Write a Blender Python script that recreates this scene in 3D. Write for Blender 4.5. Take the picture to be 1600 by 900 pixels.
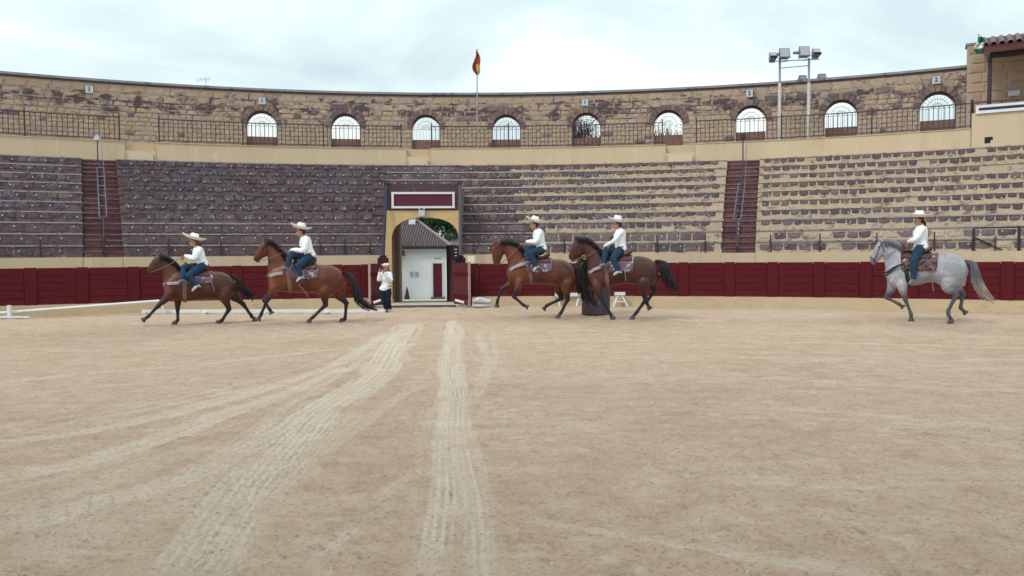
import bpy, bmesh, math, random
import numpy as np
from mathutils import Vector, Matrix, noise as mnoise
R_=math.radians; sin=math.sin; cos=math.cos; PI=math.pi
random.seed(7)
for o in list(bpy.data.objects): bpy.data.objects.remove(o)
sc=bpy.context.scene; COL=sc.collection

# ------------------------------------------------------------------ camera, sky, sun, exposure
F=1250.0; PITCH=0.043; ROLL=-0.007; H=1.75; S=H/1.6
cam_d=bpy.data.cameras.new('camera'); cam=bpy.data.objects.new('camera',cam_d); COL.objects.link(cam)
cam_d.sensor_width=36; cam_d.lens=36*F/1600; cam_d.clip_end=3000; cam_d.clip_start=0.05
CAMM=Matrix.Translation((0,0,H))@Matrix.Rotation(PI/2-PITCH,4,'X')@Matrix.Rotation(ROLL,4,'Z')
cam.matrix_world=CAMM; sc.camera=cam
SUN_EL=R_(48); SUN_AZ=R_(228)          # azimuth clockwise from +Y: behind the camera, a little left
w=bpy.data.worlds.new('World'); sc.world=w; w.use_nodes=True
nt=w.node_tree; nt.nodes.clear()
def N(nt,t,**k):
    n=nt.nodes.new(t)
    for a,b in k.items():
        if a=='inp':
            for i,v in b.items(): n.inputs[i].default_value=v
        else: setattr(n,a,b)
    return n
def ramp(nt,stops,interp='LINEAR'):
    r=nt.nodes.new('ShaderNodeValToRGB'); e=r.color_ramp; e.interpolation=interp
    while len(e.elements)<len(stops): e.elements.new(0.5)
    for el,(p,c) in zip(e.elements,stops):
        el.position=p; el.color=(c[0],c[1],c[2],1) if hasattr(c,'__len__') else (c,c,c,1)
    return r
sky=N(nt,'ShaderNodeTexSky',sky_type='NISHITA',sun_disc=False,sun_elevation=SUN_EL,sun_rotation=SUN_AZ,altitude=200,air_density=1.2,dust_density=2.0)
tc=N(nt,'ShaderNodeTexCoord'); sep=N(nt,'ShaderNodeSeparateXYZ'); nt.links.new(tc.outputs['Generated'],sep.inputs[0])
mp=N(nt,'ShaderNodeMapping'); mp.inputs['Scale'].default_value=(1.0,1.0,2.6); mp.inputs['Location'].default_value=(.35,.1,.2); nt.links.new(tc.outputs['Generated'],mp.inputs[0])
n1=N(nt,'ShaderNodeTexNoise',inp={'Scale':2.9,'Detail':8.0,'Roughness':.52,'Distortion':.5}); nt.links.new(mp.outputs[0],n1.inputs['Vector'])
n2=N(nt,'ShaderNodeTexNoise',inp={'Scale':1.1,'Detail':4.0}); nt.links.new(mp.outputs[0],n2.inputs['Vector'])
r1=ramp(nt,[(0.34,(5.7,7.0,7.4)),(0.44,(6.5,7.8,8.0)),(0.52,(7.4,8.6,8.6)),(0.62,(9.2,10.0,9.5))]); nt.links.new(n1.outputs['Fac'],r1.inputs[0])
r2=ramp(nt,[(0.60,1.0),(0.80,0.55)]); nt.links.new(n2.outputs['Fac'],r2.inputs[0])   # thin patches let the blue through
mx=N(nt,'ShaderNodeMixRGB'); nt.links.new(r2.outputs[0],mx.inputs[0]); nt.links.new(sky.outputs[0],mx.inputs[1]); nt.links.new(r1.outputs[0],mx.inputs[2])
mr=N(nt,'ShaderNodeMapRange',inp={1:0.0,2:1.0,3:1.0,4:1.55}); nt.links.new(sep.outputs['Z'],mr.inputs[0])   # overcast sky: brighter towards the zenith
ml=N(nt,'ShaderNodeVectorMath',operation='SCALE'); nt.links.new(mx.outputs[0],ml.inputs[0]); nt.links.new(mr.outputs[0],ml.inputs['Scale'])
bg=N(nt,'ShaderNodeBackground'); bg.inputs[1].default_value=0.1; nt.links.new(ml.outputs[0],bg.inputs[0])
wo=N(nt,'ShaderNodeOutputWorld'); nt.links.new(bg.outputs[0],wo.inputs[0])
sd=bpy.data.lights.new('sun','SUN'); sd.energy=1.4; sd.angle=R_(10); sd.color=(1,.95,.88)
so=bpy.data.objects.new('sun',sd); COL.objects.link(so)
sv=Vector((sin(SUN_AZ)*cos(SUN_EL),cos(SUN_AZ)*cos(SUN_EL),sin(SUN_EL))); so.rotation_euler=sv.to_track_quat('Z','Y').to_euler()
sc.view_settings.view_transform='Standard'; sc.view_settings.look='None'; sc.view_settings.exposure=0.14; sc.view_settings.gamma=1
sc.render.engine='CYCLES'

# ------------------------------------------------------------------ place geometry from measured sight lines
CI=CAMM.inverted(); C0=Vector((0,0,H))
def proj(p):
    q=CI@Vector(p); return 800+F*q.x/-q.z, 450-F*q.y/-q.z
def ray(X,Y): return (CAMM.to_3x3()@Vector(((X-800)/F,(450-Y)/F,-1))).normalized()
CX,CY=-0.858*S,-2.876*S
R_F=27.333*S; R_D=29.334*S; R_C=36.44*S; R_A=38.776*S
zA,zB,zC,zD,zE,zF=[v*S for v in (8.739,6.004,5.235,1.578,1.2995,0.294)]
def cyl(th,r,z=0): return Vector((CX+r*sin(th),CY+r*cos(th),z))
def on_cyl(X,Y,r):
    d=ray(X,Y); ox,oy=-CX,-CY; a=d.x*d.x+d.y*d.y; b=ox*d.x+oy*d.y; c=ox*ox+oy*oy-r*r
    t=(-b+math.sqrt(b*b-a*c))/a; p=C0+d*t
    return math.atan2(p.x-CX,p.y-CY),p.z
def th_at(X,r,z):
    lo,hi=-1.2,1.2
    for _ in range(40):
        m=(lo+hi)/2
        if proj(cyl(m,r,z))[0]<X: lo=m
        else: hi=m
    return (lo+hi)/2
def on_ground(X,Y,z=0):
    d=ray(X,Y); t=(z-H)/d.z; return C0+d*t
def at_depth(X,Y,D):
    d=ray(X,Y); return C0+d*(D/d.y)

# ------------------------------------------------------------------ tags
def tag(o,label=None,cat=None,group=None,kind=None):
    for k,v in (('label',label),('category',cat),('group',group),('kind',kind)):
        if v: o[k]=v
    return o
def empty(name,loc=(0,0,0),rz=0):
    o=bpy.data.objects.new(name,None); COL.objects.link(o); o.location=loc; o.rotation_euler[2]=rz; o.empty_display_size=.2; return o
def link(name,me,parent=None,loc=None,rz=0,mat=None,world=False):
    o=bpy.data.objects.new(name,me); COL.objects.link(o)
    if loc is not None: o.location=loc; o.rotation_euler[2]=rz
    if mat is not None and len(me.materials)==0: me.materials.append(mat)
    if parent is not None:
        o.parent=parent
        if world: o.matrix_parent_inverse=Matrix.LocRotScale(parent.location,parent.rotation_euler,None).inverted()
    return o
def build(name,bm,mat,parent=None,smooth=False,world=True,**tg):
    me=bpy.data.meshes.new(name); bm.normal_update(); bm.to_mesh(me); bm.free()
    if smooth: me.polygons.foreach_set('use_smooth',[True]*len(me.polygons))
    me.materials.append(mat)
    o=link(name,me,parent,world=world)
    return tag(o,**tg) if tg else o
# ------------------------------------------------------------------ bmesh shapes
def hexa(bm,P):
    v=[bm.verts.new(p) for p in P]
    for f in ((3,2,1,0),(4,5,6,7),(0,1,5,4),(1,2,6,5),(2,3,7,6),(3,0,4,7)): bm.faces.new([v[i] for i in f])
def box(bm,c,s,rz=0,M=None):
    m=Matrix.Translation(c)@Matrix.Rotation(rz,4,'Z') if M is None else M
    P=[m@Vector((x*s[0]/2,y*s[1]/2,z*s[2]/2)) for z in(-1,1) for x,y in((-1,-1),(1,-1),(1,1),(-1,1))]
    hexa(bm,P)
def arc_box(bm,t0,t1,r0,r1,z0,z1,seg=None):
    if seg is None: seg=max(1,int(abs(t1-t0)*r0/0.9))
    rows=[]
    for i in range(seg+1):
        t=t0+(t1-t0)*i/seg
        rows.append([bm.verts.new(cyl(t,r,z)) for r,z in((r0,z0),(r0,z1),(r1,z1),(r1,z0))])
    for a,b in zip(rows,rows[1:]):
        for k in range(4): bm.faces.new((a[k],b[k],b[(k+1)%4],a[(k+1)%4]))
    bm.faces.new(rows[0]); bm.faces.new(rows[-1][::-1])
def tube(bm,pts,rad,n=6,cap=True):
    pts=[Vector(p) for p in pts]; rad=rad if hasattr(rad,'__len__') else [rad]*len(pts)
    prev=None; rings=[]
    for i,p in enumerate(pts):
        d=(pts[min(i+1,len(pts)-1)]-pts[max(i-1,0)]).normalized()
        if prev is None: u=d.orthogonal().normalized()
        else:
            u=prev-d*prev.dot(d); u=u.normalized() if u.length>1e-5 else d.orthogonal().normalized()
        prev=u; v=d.cross(u)
        rings.append([bm.verts.new(p+(u*cos(2*PI*k/n)+v*sin(2*PI*k/n))*rad[i]) for k in range(n)])
    for a,b in zip(rings,rings[1:]):
        for k in range(n): bm.faces.new((a[k],a[(k+1)%n],b[(k+1)%n],b[k]))
    if cap: bm.faces.new(rings[0][::-1]); bm.faces.new(rings[-1])
def crom(secs,m=3):
    out=[]
    n=len(secs)
    for i in range(n-1):
        a,b,c,d=secs[max(i-1,0)],secs[i],secs[i+1],secs[min(i+2,n-1)]
        for k in range(m):
            t=k/m; out.append([ (2*q+(r-p)*t+(2*p-5*q+4*r-s)*t*t+(-p+3*q-3*r+s)*t**3)*.5 for p,q,r,s in zip(a,b,c,d)])
    out.append(list(secs[-1])); return out
def loft(bm,secs,n=14,m=3,power=1.0):
    """secs: (centre, half axis U, half axis V)"""
    secs=crom([[Vector(x) for x in s] for s in secs],m) if m>1 else [[Vector(x) for x in s] for s in secs]
    rings=[]
    for c,U,V in secs:
        rg=[]
        for k in range(n):
            a=2*PI*k/n; ca,sa=cos(a),sin(a)
            rg.append(bm.verts.new(c+U*(math.copysign(abs(ca)**power,ca))+V*(math.copysign(abs(sa)**power,sa))))
        rings.append(rg)
    for a,b in zip(rings,rings[1:]):
        for k in range(n): bm.faces.new((a[k],a[(k+1)%n],b[(k+1)%n],b[k]))
    bm.faces.new(rings[0][::-1]); bm.faces.new(rings[-1])
    return secs
def lathe(bm,prof,c=(0,0,0),n=20,sx=1,sy=1,M=None,wob=None):
    rings=[]
    for r,z in prof:
        rg=[]
        for k in range(n):
            a=2*PI*k/n; p=Vector((r*cos(a)*sx,r*sin(a)*sy,z+(wob(a,r) if wob else 0)))
            rg.append(bm.verts.new((M@p) if M else p+Vector(c)))
        rings.append(rg)
    for a,b in zip(rings,rings[1:]):
        for k in range(n): bm.faces.new((a[k],a[(k+1)%n],b[(k+1)%n],b[k]))
    bm.faces.new(rings[0][::-1]); bm.faces.new(rings[-1])
# ------------------------------------------------------------------ materials
def sr(r,g,b):   # display 0-255 to linear
    f=lambda c:((c/255+.055)/1.055)**2.4 if c>10.3 else c/255/12.92
    return (f(r),f(g),f(b))
MATS={}
def M(name,c1,c2=None,band=None,scale=3,rough=.85,bump=.3,bscale=40,c3=None,p3=(.58,.66),s3=1.2,c4=None,p4=(.6,.68),s4=6,coord='pos',metal=0,stretch=(1,1,1),bdist=.02,spec=.25):
    if name in MATS: return MATS[name]
    m=bpy.data.materials.new(name); m.use_nodes=True; nt=m.node_tree; b=nt.nodes['Principled BSDF']
    b.inputs['Roughness'].default_value=rough; b.inputs['Metallic'].default_value=metal; b.inputs['Specular IOR Level'].default_value=spec
    if coord=='pos': g=N(nt,'ShaderNodeNewGeometry'); v=g.outputs['Position']
    else: g=N(nt,'ShaderNodeTexCoord'); v=g.outputs['Object']
    mp=N(nt,'ShaderNodeMapping'); mp.inputs['Scale'].default_value=stretch; nt.links.new(v,mp.inputs[0]); v=mp.outputs[0]
    def noi(s,d=5,r=.6):
        n=N(nt,'ShaderNodeTexNoise',inp={'Scale':s,'Detail':d,'Roughness':r}); nt.links.new(v,n.inputs['Vector']); return n.outputs['Fac']
    c2=c2 or tuple(x*.8 for x in c1)
    r=ramp(nt,[(.3,c1),(.7,c2)]); nt.links.new(noi(scale),r.inputs[0]); out=r.outputs[0]
    for cc,pp,ss in ((c3,p3,s3),(c4,p4,s4)):
        if cc is None: continue
        rr=ramp(nt,[(pp[0],0.),(pp[1],1.)]); nv=noi(ss,8,.7)
        if band and cc is c3:   # weathering gathers along one height of the wall
            sx=N(nt,'ShaderNodeSeparateXYZ'); gg=N(nt,'ShaderNodeNewGeometry'); nt.links.new(gg.outputs['Position'],sx.inputs[0])
            a1=N(nt,'ShaderNodeMath',operation='SUBTRACT'); nt.links.new(sx.outputs['Z'],a1.inputs[0]); a1.inputs[1].default_value=band[0]
            a2=N(nt,'ShaderNodeMath',operation='ABSOLUTE'); nt.links.new(a1.outputs[0],a2.inputs[0])
            a3=N(nt,'ShaderNodeMapRange',inp={1:0.0,2:band[1],3:band[2],4:-.06}); nt.links.new(a2.outputs[0],a3.inputs[0])
            a4=N(nt,'ShaderNodeMath',operation='ADD'); nt.links.new(nv,a4.inputs[0]); nt.links.new(a3.outputs[0],a4.inputs[1]); nv=a4.outputs[0]
        nt.links.new(nv,rr.inputs[0])
        x=N(nt,'ShaderNodeMixRGB'); nt.links.new(rr.outputs[0],x.inputs[0]); nt.links.new(out,x.inputs[1]); x.inputs[2].default_value=(*cc,1); out=x.outputs[0]
    nt.links.new(out,b.inputs['Base Color'])
    if bump:
        bp=N(nt,'ShaderNodeBump',inp={'Strength':bump,'Distance':bdist}); nt.links.new(noi(bscale,4),bp.inputs['Height']); nt.links.new(bp.outputs[0],b.inputs['Normal'])
    MATS[name]=m; return m
CREAM=M('cream_plaster',(.57,.455,.32),(.52,.41,.295),scale=.8,c3=(.42,.33,.24),p3=(.56,.78),s3=1.1,c4=(.62,.51,.35),s4=2.5,bump=.25,bscale=25,stretch=(1.4,1.4,.3))
CREAMB=M('cream_plaster_base',(.56,.435,.28),(.48,.37,.25),scale=1.5,c3=(.36,.28,.20),p3=(.56,.75),s3=1.8,bump=.3,bscale=20,stretch=(1,1,2))
SWORN=M('worn_cream_riser',(.43,.345,.265),(.51,.42,.31),scale=1.2,c3=(.15,.11,.13),p3=(.53,.64),s3=2.6,c4=(.27,.22,.215),p4=(.53,.68),s4=9,bump=.5,bscale=14,stretch=(1,1,1.5))
SDARK=M('worn_dark_riser',(.09,.065,.088),(.15,.11,.13),scale=2.5,c3=(.34,.24,.18),p3=(.56,.62),s3=3.0,c4=(.34,.33,.37),p4=(.60,.66),s4=11,bump=.5,bscale=14,stretch=(1,1,1.6))
SMIX=M('mottled_tan_riser',(.115,.082,.095),(.205,.145,.135),scale=4,c3=(.07,.055,.08),p3=(.50,.58),s3=5,c4=(.34,.33,.37),p4=(.60,.68),s4=12,bump=.7,bscale=16,stretch=(1,1,2.0))
NOSE2=M('seat_edge_cream',(.44,.36,.27),(.36,.29,.235),scale=3,c3=(.16,.12,.13),p3=(.54,.62),s3=3.5,bump=.5)
NOSE=M('seat_edge_stone',(.30,.25,.26),(.42,.36,.32),scale=2,c3=(.14,.11,.13),p3=(.5,.62),s3=4,bump=.4)
DST=[M('dark_block_%s'%n,c,tuple(min(1,x*1.55) for x in c),scale=9,c3=(.26,.215,.21),p3=(.56,.66),s3=13,c4=(.03,.022,.035),p4=(.57,.66),s4=10,bump=.8,bscale=30) for n,c in (('plum',(.09,.06,.073)),('slate',(.082,.065,.083)),('umber',(.115,.078,.083)),('ash',(.14,.105,.115)))]
LICH=M('dark_block_lichen',(.09,.078,.11),(.155,.13,.165),scale=8,c3=(.36,.36,.40),p3=(.54,.64),s3=12,c4=(.035,.03,.05),p4=(.55,.62),s4=11,bump=.6,bscale=30)
TAN=[M('stone_%s'%n,c,tuple(x*.78 for x in c),scale=5,c3=(.095,.068,.08),p3=(.57,.66),s3=1.25,band=(8.62,1.05,.135),c4=(.20,.14,.13),p4=(.58,.70),s4=7,bump=.8,bscale=22,bdist=.03,stretch=(1,1,1.7)) for n,c in (('sand',(.47,.35,.265)),('buff',(.49,.375,.295)),('rose',(.45,.33,.27)),('ochre',(.465,.345,.245)),('grey',(.43,.34,.285)))]
DTAN=[M('stained_stone_%s'%n,c,tuple(min(1,x*1.7) for x in c),scale=4,c3=(.33,.26,.21),p3=(.60,.70),s3=5,bump=.7,bscale=22) for n,c in (('plum',(.095,.068,.085)),('umber',(.14,.10,.108)),('slate',(.105,.08,.10)))]
MORT=M('old_mortar',(.40,.305,.24),(.32,.24,.20),scale=3,c3=(.10,.072,.085),p3=(.57,.66),s3=1.25,band=(8.62,1.05,.135),bump=.8,bscale=12,bdist=.05)
COPE=M('coping_stone',(.30,.29,.32),(.22,.20,.23),scale=2,c3=(.12,.11,.13),p3=(.55,.65),s3=1.5,bump=.5)
MAR=M('maroon_planks',(.105,.013,.018),(.078,.010,.015),scale=2.2,rough=.62,c3=(.16,.055,.05),p3=(.60,.80),s3=5,band=(.36,.35,.075),c4=(.052,.008,.015),p4=(.62,.75),s4=3,bump=.3,bscale=30,stretch=(1,1,5),spec=.08)
MARP=M('maroon_posts',(.102,.012,.017),(.080,.010,.015),scale=2,rough=.6,bump=.3,bscale=30,stretch=(4,4,1),spec=.08)
MARG=M('gate_maroon',(.115,.026,.026),(.08,.015,.02),scale=3,rough=.7,bump=.3,bscale=30,stretch=(4,4,1))
MARS=M('sign_maroon',(.10,.018,.045),(.085,.016,.04),scale=4,rough=.5,bump=0)
MARD=M('portal_plum',(.095,.052,.062),(.06,.04,.055),scale=7,c3=(.17,.12,.12),p3=(.55,.66),s3=7,bump=.4)
IRON=M('dark_iron',(.030,.022,.035),(.045,.03,.04),scale=20,rough=.6,bump=.1,spec=.4)
IRONB=M('blue_grey_iron',(.10,.12,.19),(.16,.17,.24),scale=9,rough=.5,bump=.1,spec=.4)
STUBE=M('stair_tube',(.11,.12,.17),(.08,.085,.13),scale=9,rough=.5,bump=.1)
GALV=M('galvanised_tube',(.33,.35,.45),(.25,.27,.36),scale=9,rough=.45,bump=.1,metal=.3)
WPAINT=M('white_paint',(.72,.72,.74),(.62,.62,.65),scale=6,rough=.5,bump=.1)
PGREY=M('mast_paint',(.60,.57,.52),(.5,.48,.46),scale=3,rough=.5,bump=.1)
BRICK=[M('step_brick_%s'%n,c,tuple(x*.6 for x in c),scale=5,c3=(.075,.05,.07),p3=(.54,.62),s3=3.5,c4=(.33,.25,.24),p4=(.66,.74),s4=6,bump=.6,bscale=20,stretch=(1,1,3)) for n,c in (('red',(.20,.09,.09)),('rust',(.23,.105,.095)),('wine',(.15,.07,.085)))]
SILL=M('brown_brick_sill',(.22,.12,.10),(.15,.08,.08),scale=6,c3=(.30,.17,.12),p3=(.55,.7),s3=3,bump=.5)
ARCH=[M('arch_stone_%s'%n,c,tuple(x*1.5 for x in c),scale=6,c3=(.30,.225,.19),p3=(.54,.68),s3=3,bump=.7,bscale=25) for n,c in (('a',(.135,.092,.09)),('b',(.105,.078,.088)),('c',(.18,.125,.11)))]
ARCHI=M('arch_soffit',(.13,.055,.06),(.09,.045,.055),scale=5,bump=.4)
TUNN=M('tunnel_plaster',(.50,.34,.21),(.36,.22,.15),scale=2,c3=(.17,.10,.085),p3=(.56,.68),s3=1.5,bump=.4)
WWALL=M('whitewash',(.82,.85,.88),(.77,.80,.84),scale=1.5,bump=.2,bscale=10)
TILE=M('clay_tiles_grey',(.145,.11,.12),(.09,.07,.08),scale=6,c3=(.20,.15,.15),p3=(.6,.7),s3=3,bump=.5)
TILEP=[M('roof_clay_%s'%n,c,tuple(x*.6 for x in c),scale=9,c3=(.30,.26,.25),p3=(.6,.7),s3=8,bump=.5,bscale=30) for n,c in (('dusk',(.21,.155,.16)),('red',(.24,.14,.125)),('grey',(.17,.14,.155)))]
WOODD=M('dark_eaves_wood',(.13,.05,.05),(.09,.035,.04),scale=3,bump=.3,stretch=(1,1,4))
BLACK=M('near_black',(.015,.012,.018),(.02,.018,.025),scale=4,bump=0)
NAVY=M('navy_print',(.03,.03,.09),(.035,.035,.1),scale=4,bump=0)
DIGIT=M('digit_slate',(.05,.07,.11),(.06,.08,.12),scale=4,bump=0)
PLQ=M('plaque_white',(.52,.54,.62),(.46,.48,.55),scale=10,bump=0)
EARTH=M('earth',(.30,.25,.19),(.24,.2,.15),scale=.4,bump=.3)
CONC=M('pale_concrete',(.55,.52,.45),(.46,.43,.38),scale=1.5,bump=.3)

# ------------------------------------------------------------------ ground
bm=bmesh.new(); GZ=-1.36
RG=R_D+9.5
rings=[(RG,48),(120,48),(400,48),(2200,48)]
prev=None
for r,n in rings:
    cur=[bm.verts.new((CX+r*sin(2*PI*k/n),CY+r*cos(2*PI*k/n),GZ)) for k in range(n)]
    if prev: 
        for k in range(n): bm.faces.new((prev[k],prev[(k+1)%n],cur[(k+1)%n],cur[k]))
    else: bm.faces.new(cur)
    prev=cur
build('ground',bm,EARTH,kind='structure')

def ground_poly(pts,z=0): return [on_ground(x,y,z) for x,y in pts]
TRACKS=[ # polyline in the photo, width m, strength, groove spacing m (0 none), cross-tread
 ([(704,500),(702,527),(699,580),(695,630),(690,700),(684,790),(676,905)],.30,1.0,.055,0),
 ([(716,505),(715,560),(716,630),(722,700),(738,790),(752,905)],.24,.8,.055,0),
 ([(712,560),(708,640),(712,720),(716,800)],.3,.55,.06,0),
 ([(745,520),(757,545),(762,572),(752,600),(728,632),(716,660)],.22,.55,.05,0),
 ([(640,505),(622,530),(592,580),(540,614),(500,640),(465,675)],.62,.95,.10,0),
 ([(500,635),(445,700),(395,760),(335,840),(290,905)],.5,.9,.07,1),
 ([(600,520),(550,556),(470,588),(400,610),(300,637),(200,660),(100,678),(0,692)],.34,.85,.07,0),
 ([(560,570),(500,588),(420,622),(350,645),(200,702),(100,728),(0,748)],.38,.85,.08,0),
 ([(640,540),(550,543),(450,553),(350,566),(150,582),(0,598)],.24,.7,.09,0),
 ([(300,592),(150,604),(60,615),(0,630)],.2,.4,.07,1),
 ([(470,650),(380,700),(300,742),(200,775),(100,800),(0,828)],.50,.9,.10,1),
 ([(665,598),(620,622),(575,650),(525,672),(475,692),(350,716)],.2,.45,.06,0),
 ([(645,735),(600,770),(575,785)],.20,.7,.07,1),([(570,805),(525,845),(485,878)],.16,.85,.05,1),
 ([(385,785),(350,830),(305,890)],.2,.8,.055,1),([(365,840),(330,868),(300,905)],.14,.7,.05,1),
 ([(790,798),(880,812),(960,828),(1060,846),(1200,870),(1330,888),(1420,905)],.17,.75,.04,0),
 ([(800,531),(1000,532),(1300,536),(1600,541)],.2,.5,.08,0),([(820,540),(1100,556),(1400,566),(1620,574)],.16,.3,.08,0),
 ([(1180,632),(1350,645),(1500,660),(1620,671)],.22,.42,.07,0),([(1250,742),(1400,765),(1620,803)],.14,.35,.06,0),
 ([(0,861),(90,862),(185,866)],.12,.8,.04,0),([(0,872),(100,866),(150,842)],.1,.5,.04,0),([(350,876),(430,880),(500,878)],.12,.5,.04,0),
 ([(628,505),(606,530),(560,566),(480,612),(410,660),(330,715)],.16,.6,.05,0),([(660,505),(640,540),(610,580),(560,628),(520,670),(470,740)],.14,.55,.05,0),
 ([(590,530),(480,570),(330,610),(160,645),(0,668)],.10,.5,.04,0),([(610,535),(560,560),(440,595),(260,632),(60,672),(-60,695)],.12,.55,.05,0),
 ([(520,600),(400,650),(250,700),(100,745),(-40,782)],.12,.5,.05,1),([(690,560),(600,640),(520,700),(430,745),(300,800)],.12,.4,.05,0),
 ([(560,640),(500,690),(440,740),(380,800),(330,860),(290,905)],.5,.5,.07,1),([(470,690),(400,730),(300,770),(150,830),(0,880)],.5,.4,.08,1),
 ([(300,700),(200,740),(80,780),(-40,815)],.4,.5,.08,1),([(240,870),(180,850),(90,840),(0,838)],.3,.45,.06,1),
 ([(700,740),(697,800),(694,905)],.16,.6,.05,0),([(725,640),(742,700),(757,780),(770,905)],.12,.55,.04,0),
 ([(690,600),(664,680),(648,740),(636,800)],.14,.5,.05,0),([(768,520),(775,545),(770,575)],.14,.4,.05,0),
 ([(900,585),(1200,590),(1620,610)],.2,.3,.08,0),([(760,515),(1000,518),(1300,522),(1600,526)],.22,.35,.1,0),([(1100,556),(1350,562),(1620,560)],.14,.4,.06,0),([(880,637),(1100,640),(1300,652),(1620,690)],.12,.3,.05,0),([(1130,775),(1300,795),(1450,820),(1620,850)],.10,.35,.05,0),([(0,545),(120,548),(250,545)],.3,.35,.08,0),
]
NA,NR=940,620
az=np.linspace(-R_(44),R_(44),NA); rr=np.exp(np.linspace(math.log(3.0),math.log(29.4),NR))
AZ,RR=np.meshgrid(az,rr); PX=RR*np.sin(AZ); PY=RR*np.cos(AZ)
def vnoise(x,y,s,seed):
    rs=np.random.RandomState(seed); G=rs.rand(256,256); x=x*s+1000; y=y*s+1000
    ix=np.floor(x).astype(int); iy=np.floor(y).astype(int); fx=x-ix; fy=y-iy; fx=fx*fx*(3-2*fx); fy=fy*fy*(3-2*fy)
    g=lambda a,b:G[a%256,b%256]
    return (g(ix,iy)*(1-fx)+g(ix+1,iy)*fx)*(1-fy)+(g(ix,iy+1)*(1-fx)+g(ix+1,iy+1)*fx)*fy
PALE=np.zeros_like(PX); HH=np.zeros_like(PX)
wobx=PX+(vnoise(PX,PY,.5,1)-.5)*.06; woby=PY+(vnoise(PX,PY,.5,2)-.5)*.03
brk=vnoise(PX,PY,2.2,3)*.6+vnoise(PX,PY,6,4)*.4
for pts,wd,st,gs,tread in TRACKS:
    P=ground_poly(pts); P=[(p.x,p.y) for p in P]
    # smooth the polyline
    Q=[]
    for i in range(len(P)-1):
        a,b,c,d=[np.array(P[max(0,min(len(P)-1,j))]) for j in (i-1,i,i+1,i+2)]
        for k in range(4):
            t=k/4; Q.append(.5*(2*b+(c-a)*t+(2*a-5*b+4*c-d)*t*t+(-a+3*b-3*c+d)*t**3))
    Q.append(np.array(P[-1])); Q=np.array(Q)
    x0,y0=Q.min(0)-1; x1,y1=Q.max(0)+1
    msk=(PX>x0)&(PX<x1)&(PY>y0)&(PY<y1); ii=np.where(msk)
    px,py=wobx[ii],woby[ii]; best=np.full(px.shape,1e9); sd_=np.zeros(px.shape); al=np.zeros(px.shape); acc=0; en=np.full(px.shape,1.)
    tot=sum(np.hypot(*(Q[k+1]-Q[k])) for k in range(len(Q)-1))
    for k in range(len(Q)-1):
        a,b=Q[k],Q[k+1]; ab=b-a; L=np.hypot(*ab)
        if L<1e-6: continue
        t=np.clip(((px-a[0])*ab[0]+(py-a[1])*ab[1])/L/L,0,1); dx=px-a[0]-t*ab[0]; dy=py-a[1]-t*ab[1]; d=np.hypot(dx,dy)
        s=(dx*ab[1]-dy*ab[0])/L; u=d<best; best[u]=d[u]; sd_[u]=s[u]; al[u]=(acc+t*L)[u]; acc+=L
    ks=len(pts)*7+int(wd*100)
    fib=vnoise(al*.55,sd_*34,1.0,30+ks%17)*.6+vnoise(al*2.2,sd_*70,1.0,50+ks%13)*.4; rag=(vnoise(al*.9,sd_*9,1.0,70+ks%11)-.5)*wd*.42+(vnoise(al*5,sd_*20,1.0,90)-.5)*.05
    e=np.clip((wd*.56+rag-best)/(.03+wd*.22),0,1); e=e*e*(3-2*e)
    fade=np.clip(al/.6+.3,0,1)*np.clip((tot-al)/.6+.5,0,1)
    m_=e*st*fade*np.clip(.38+1.1*brk[ii],0,1)*np.clip(.42+1.25*fib,0,1.2)
    PALE[ii]=np.maximum(PALE[ii],m_)
    h=-.008*m_
    if gs: h+=m_*.0065*np.sin(2*PI*sd_/gs)*np.clip(brk[ii]*2.2-.35,0,1)
    if tread: h+=m_*.006*np.sign(np.sin(2*PI*(al/.16+sd_/.35)))
    rim=np.exp(-((best-wd*.5-.03)/.03)**2)*st*fade; h+=.010*rim*brk[ii]
    if gs: PALE[ii]+=m_*.30*np.sin(2*PI*sd_/gs)*np.clip(brk[ii]*2.2-.35,0,1)
    HH[ii]+=h
nz=lambda s,k:vnoise(PX,PY,s,k)-.5
HH+=.05*nz(.35,10)+.022*nz(1.3,11)+.014*nz(3.7,12)+(1-.6*np.clip(PALE,0,1))*(.016*nz(8,13)+.011*nz(17,14))
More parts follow.
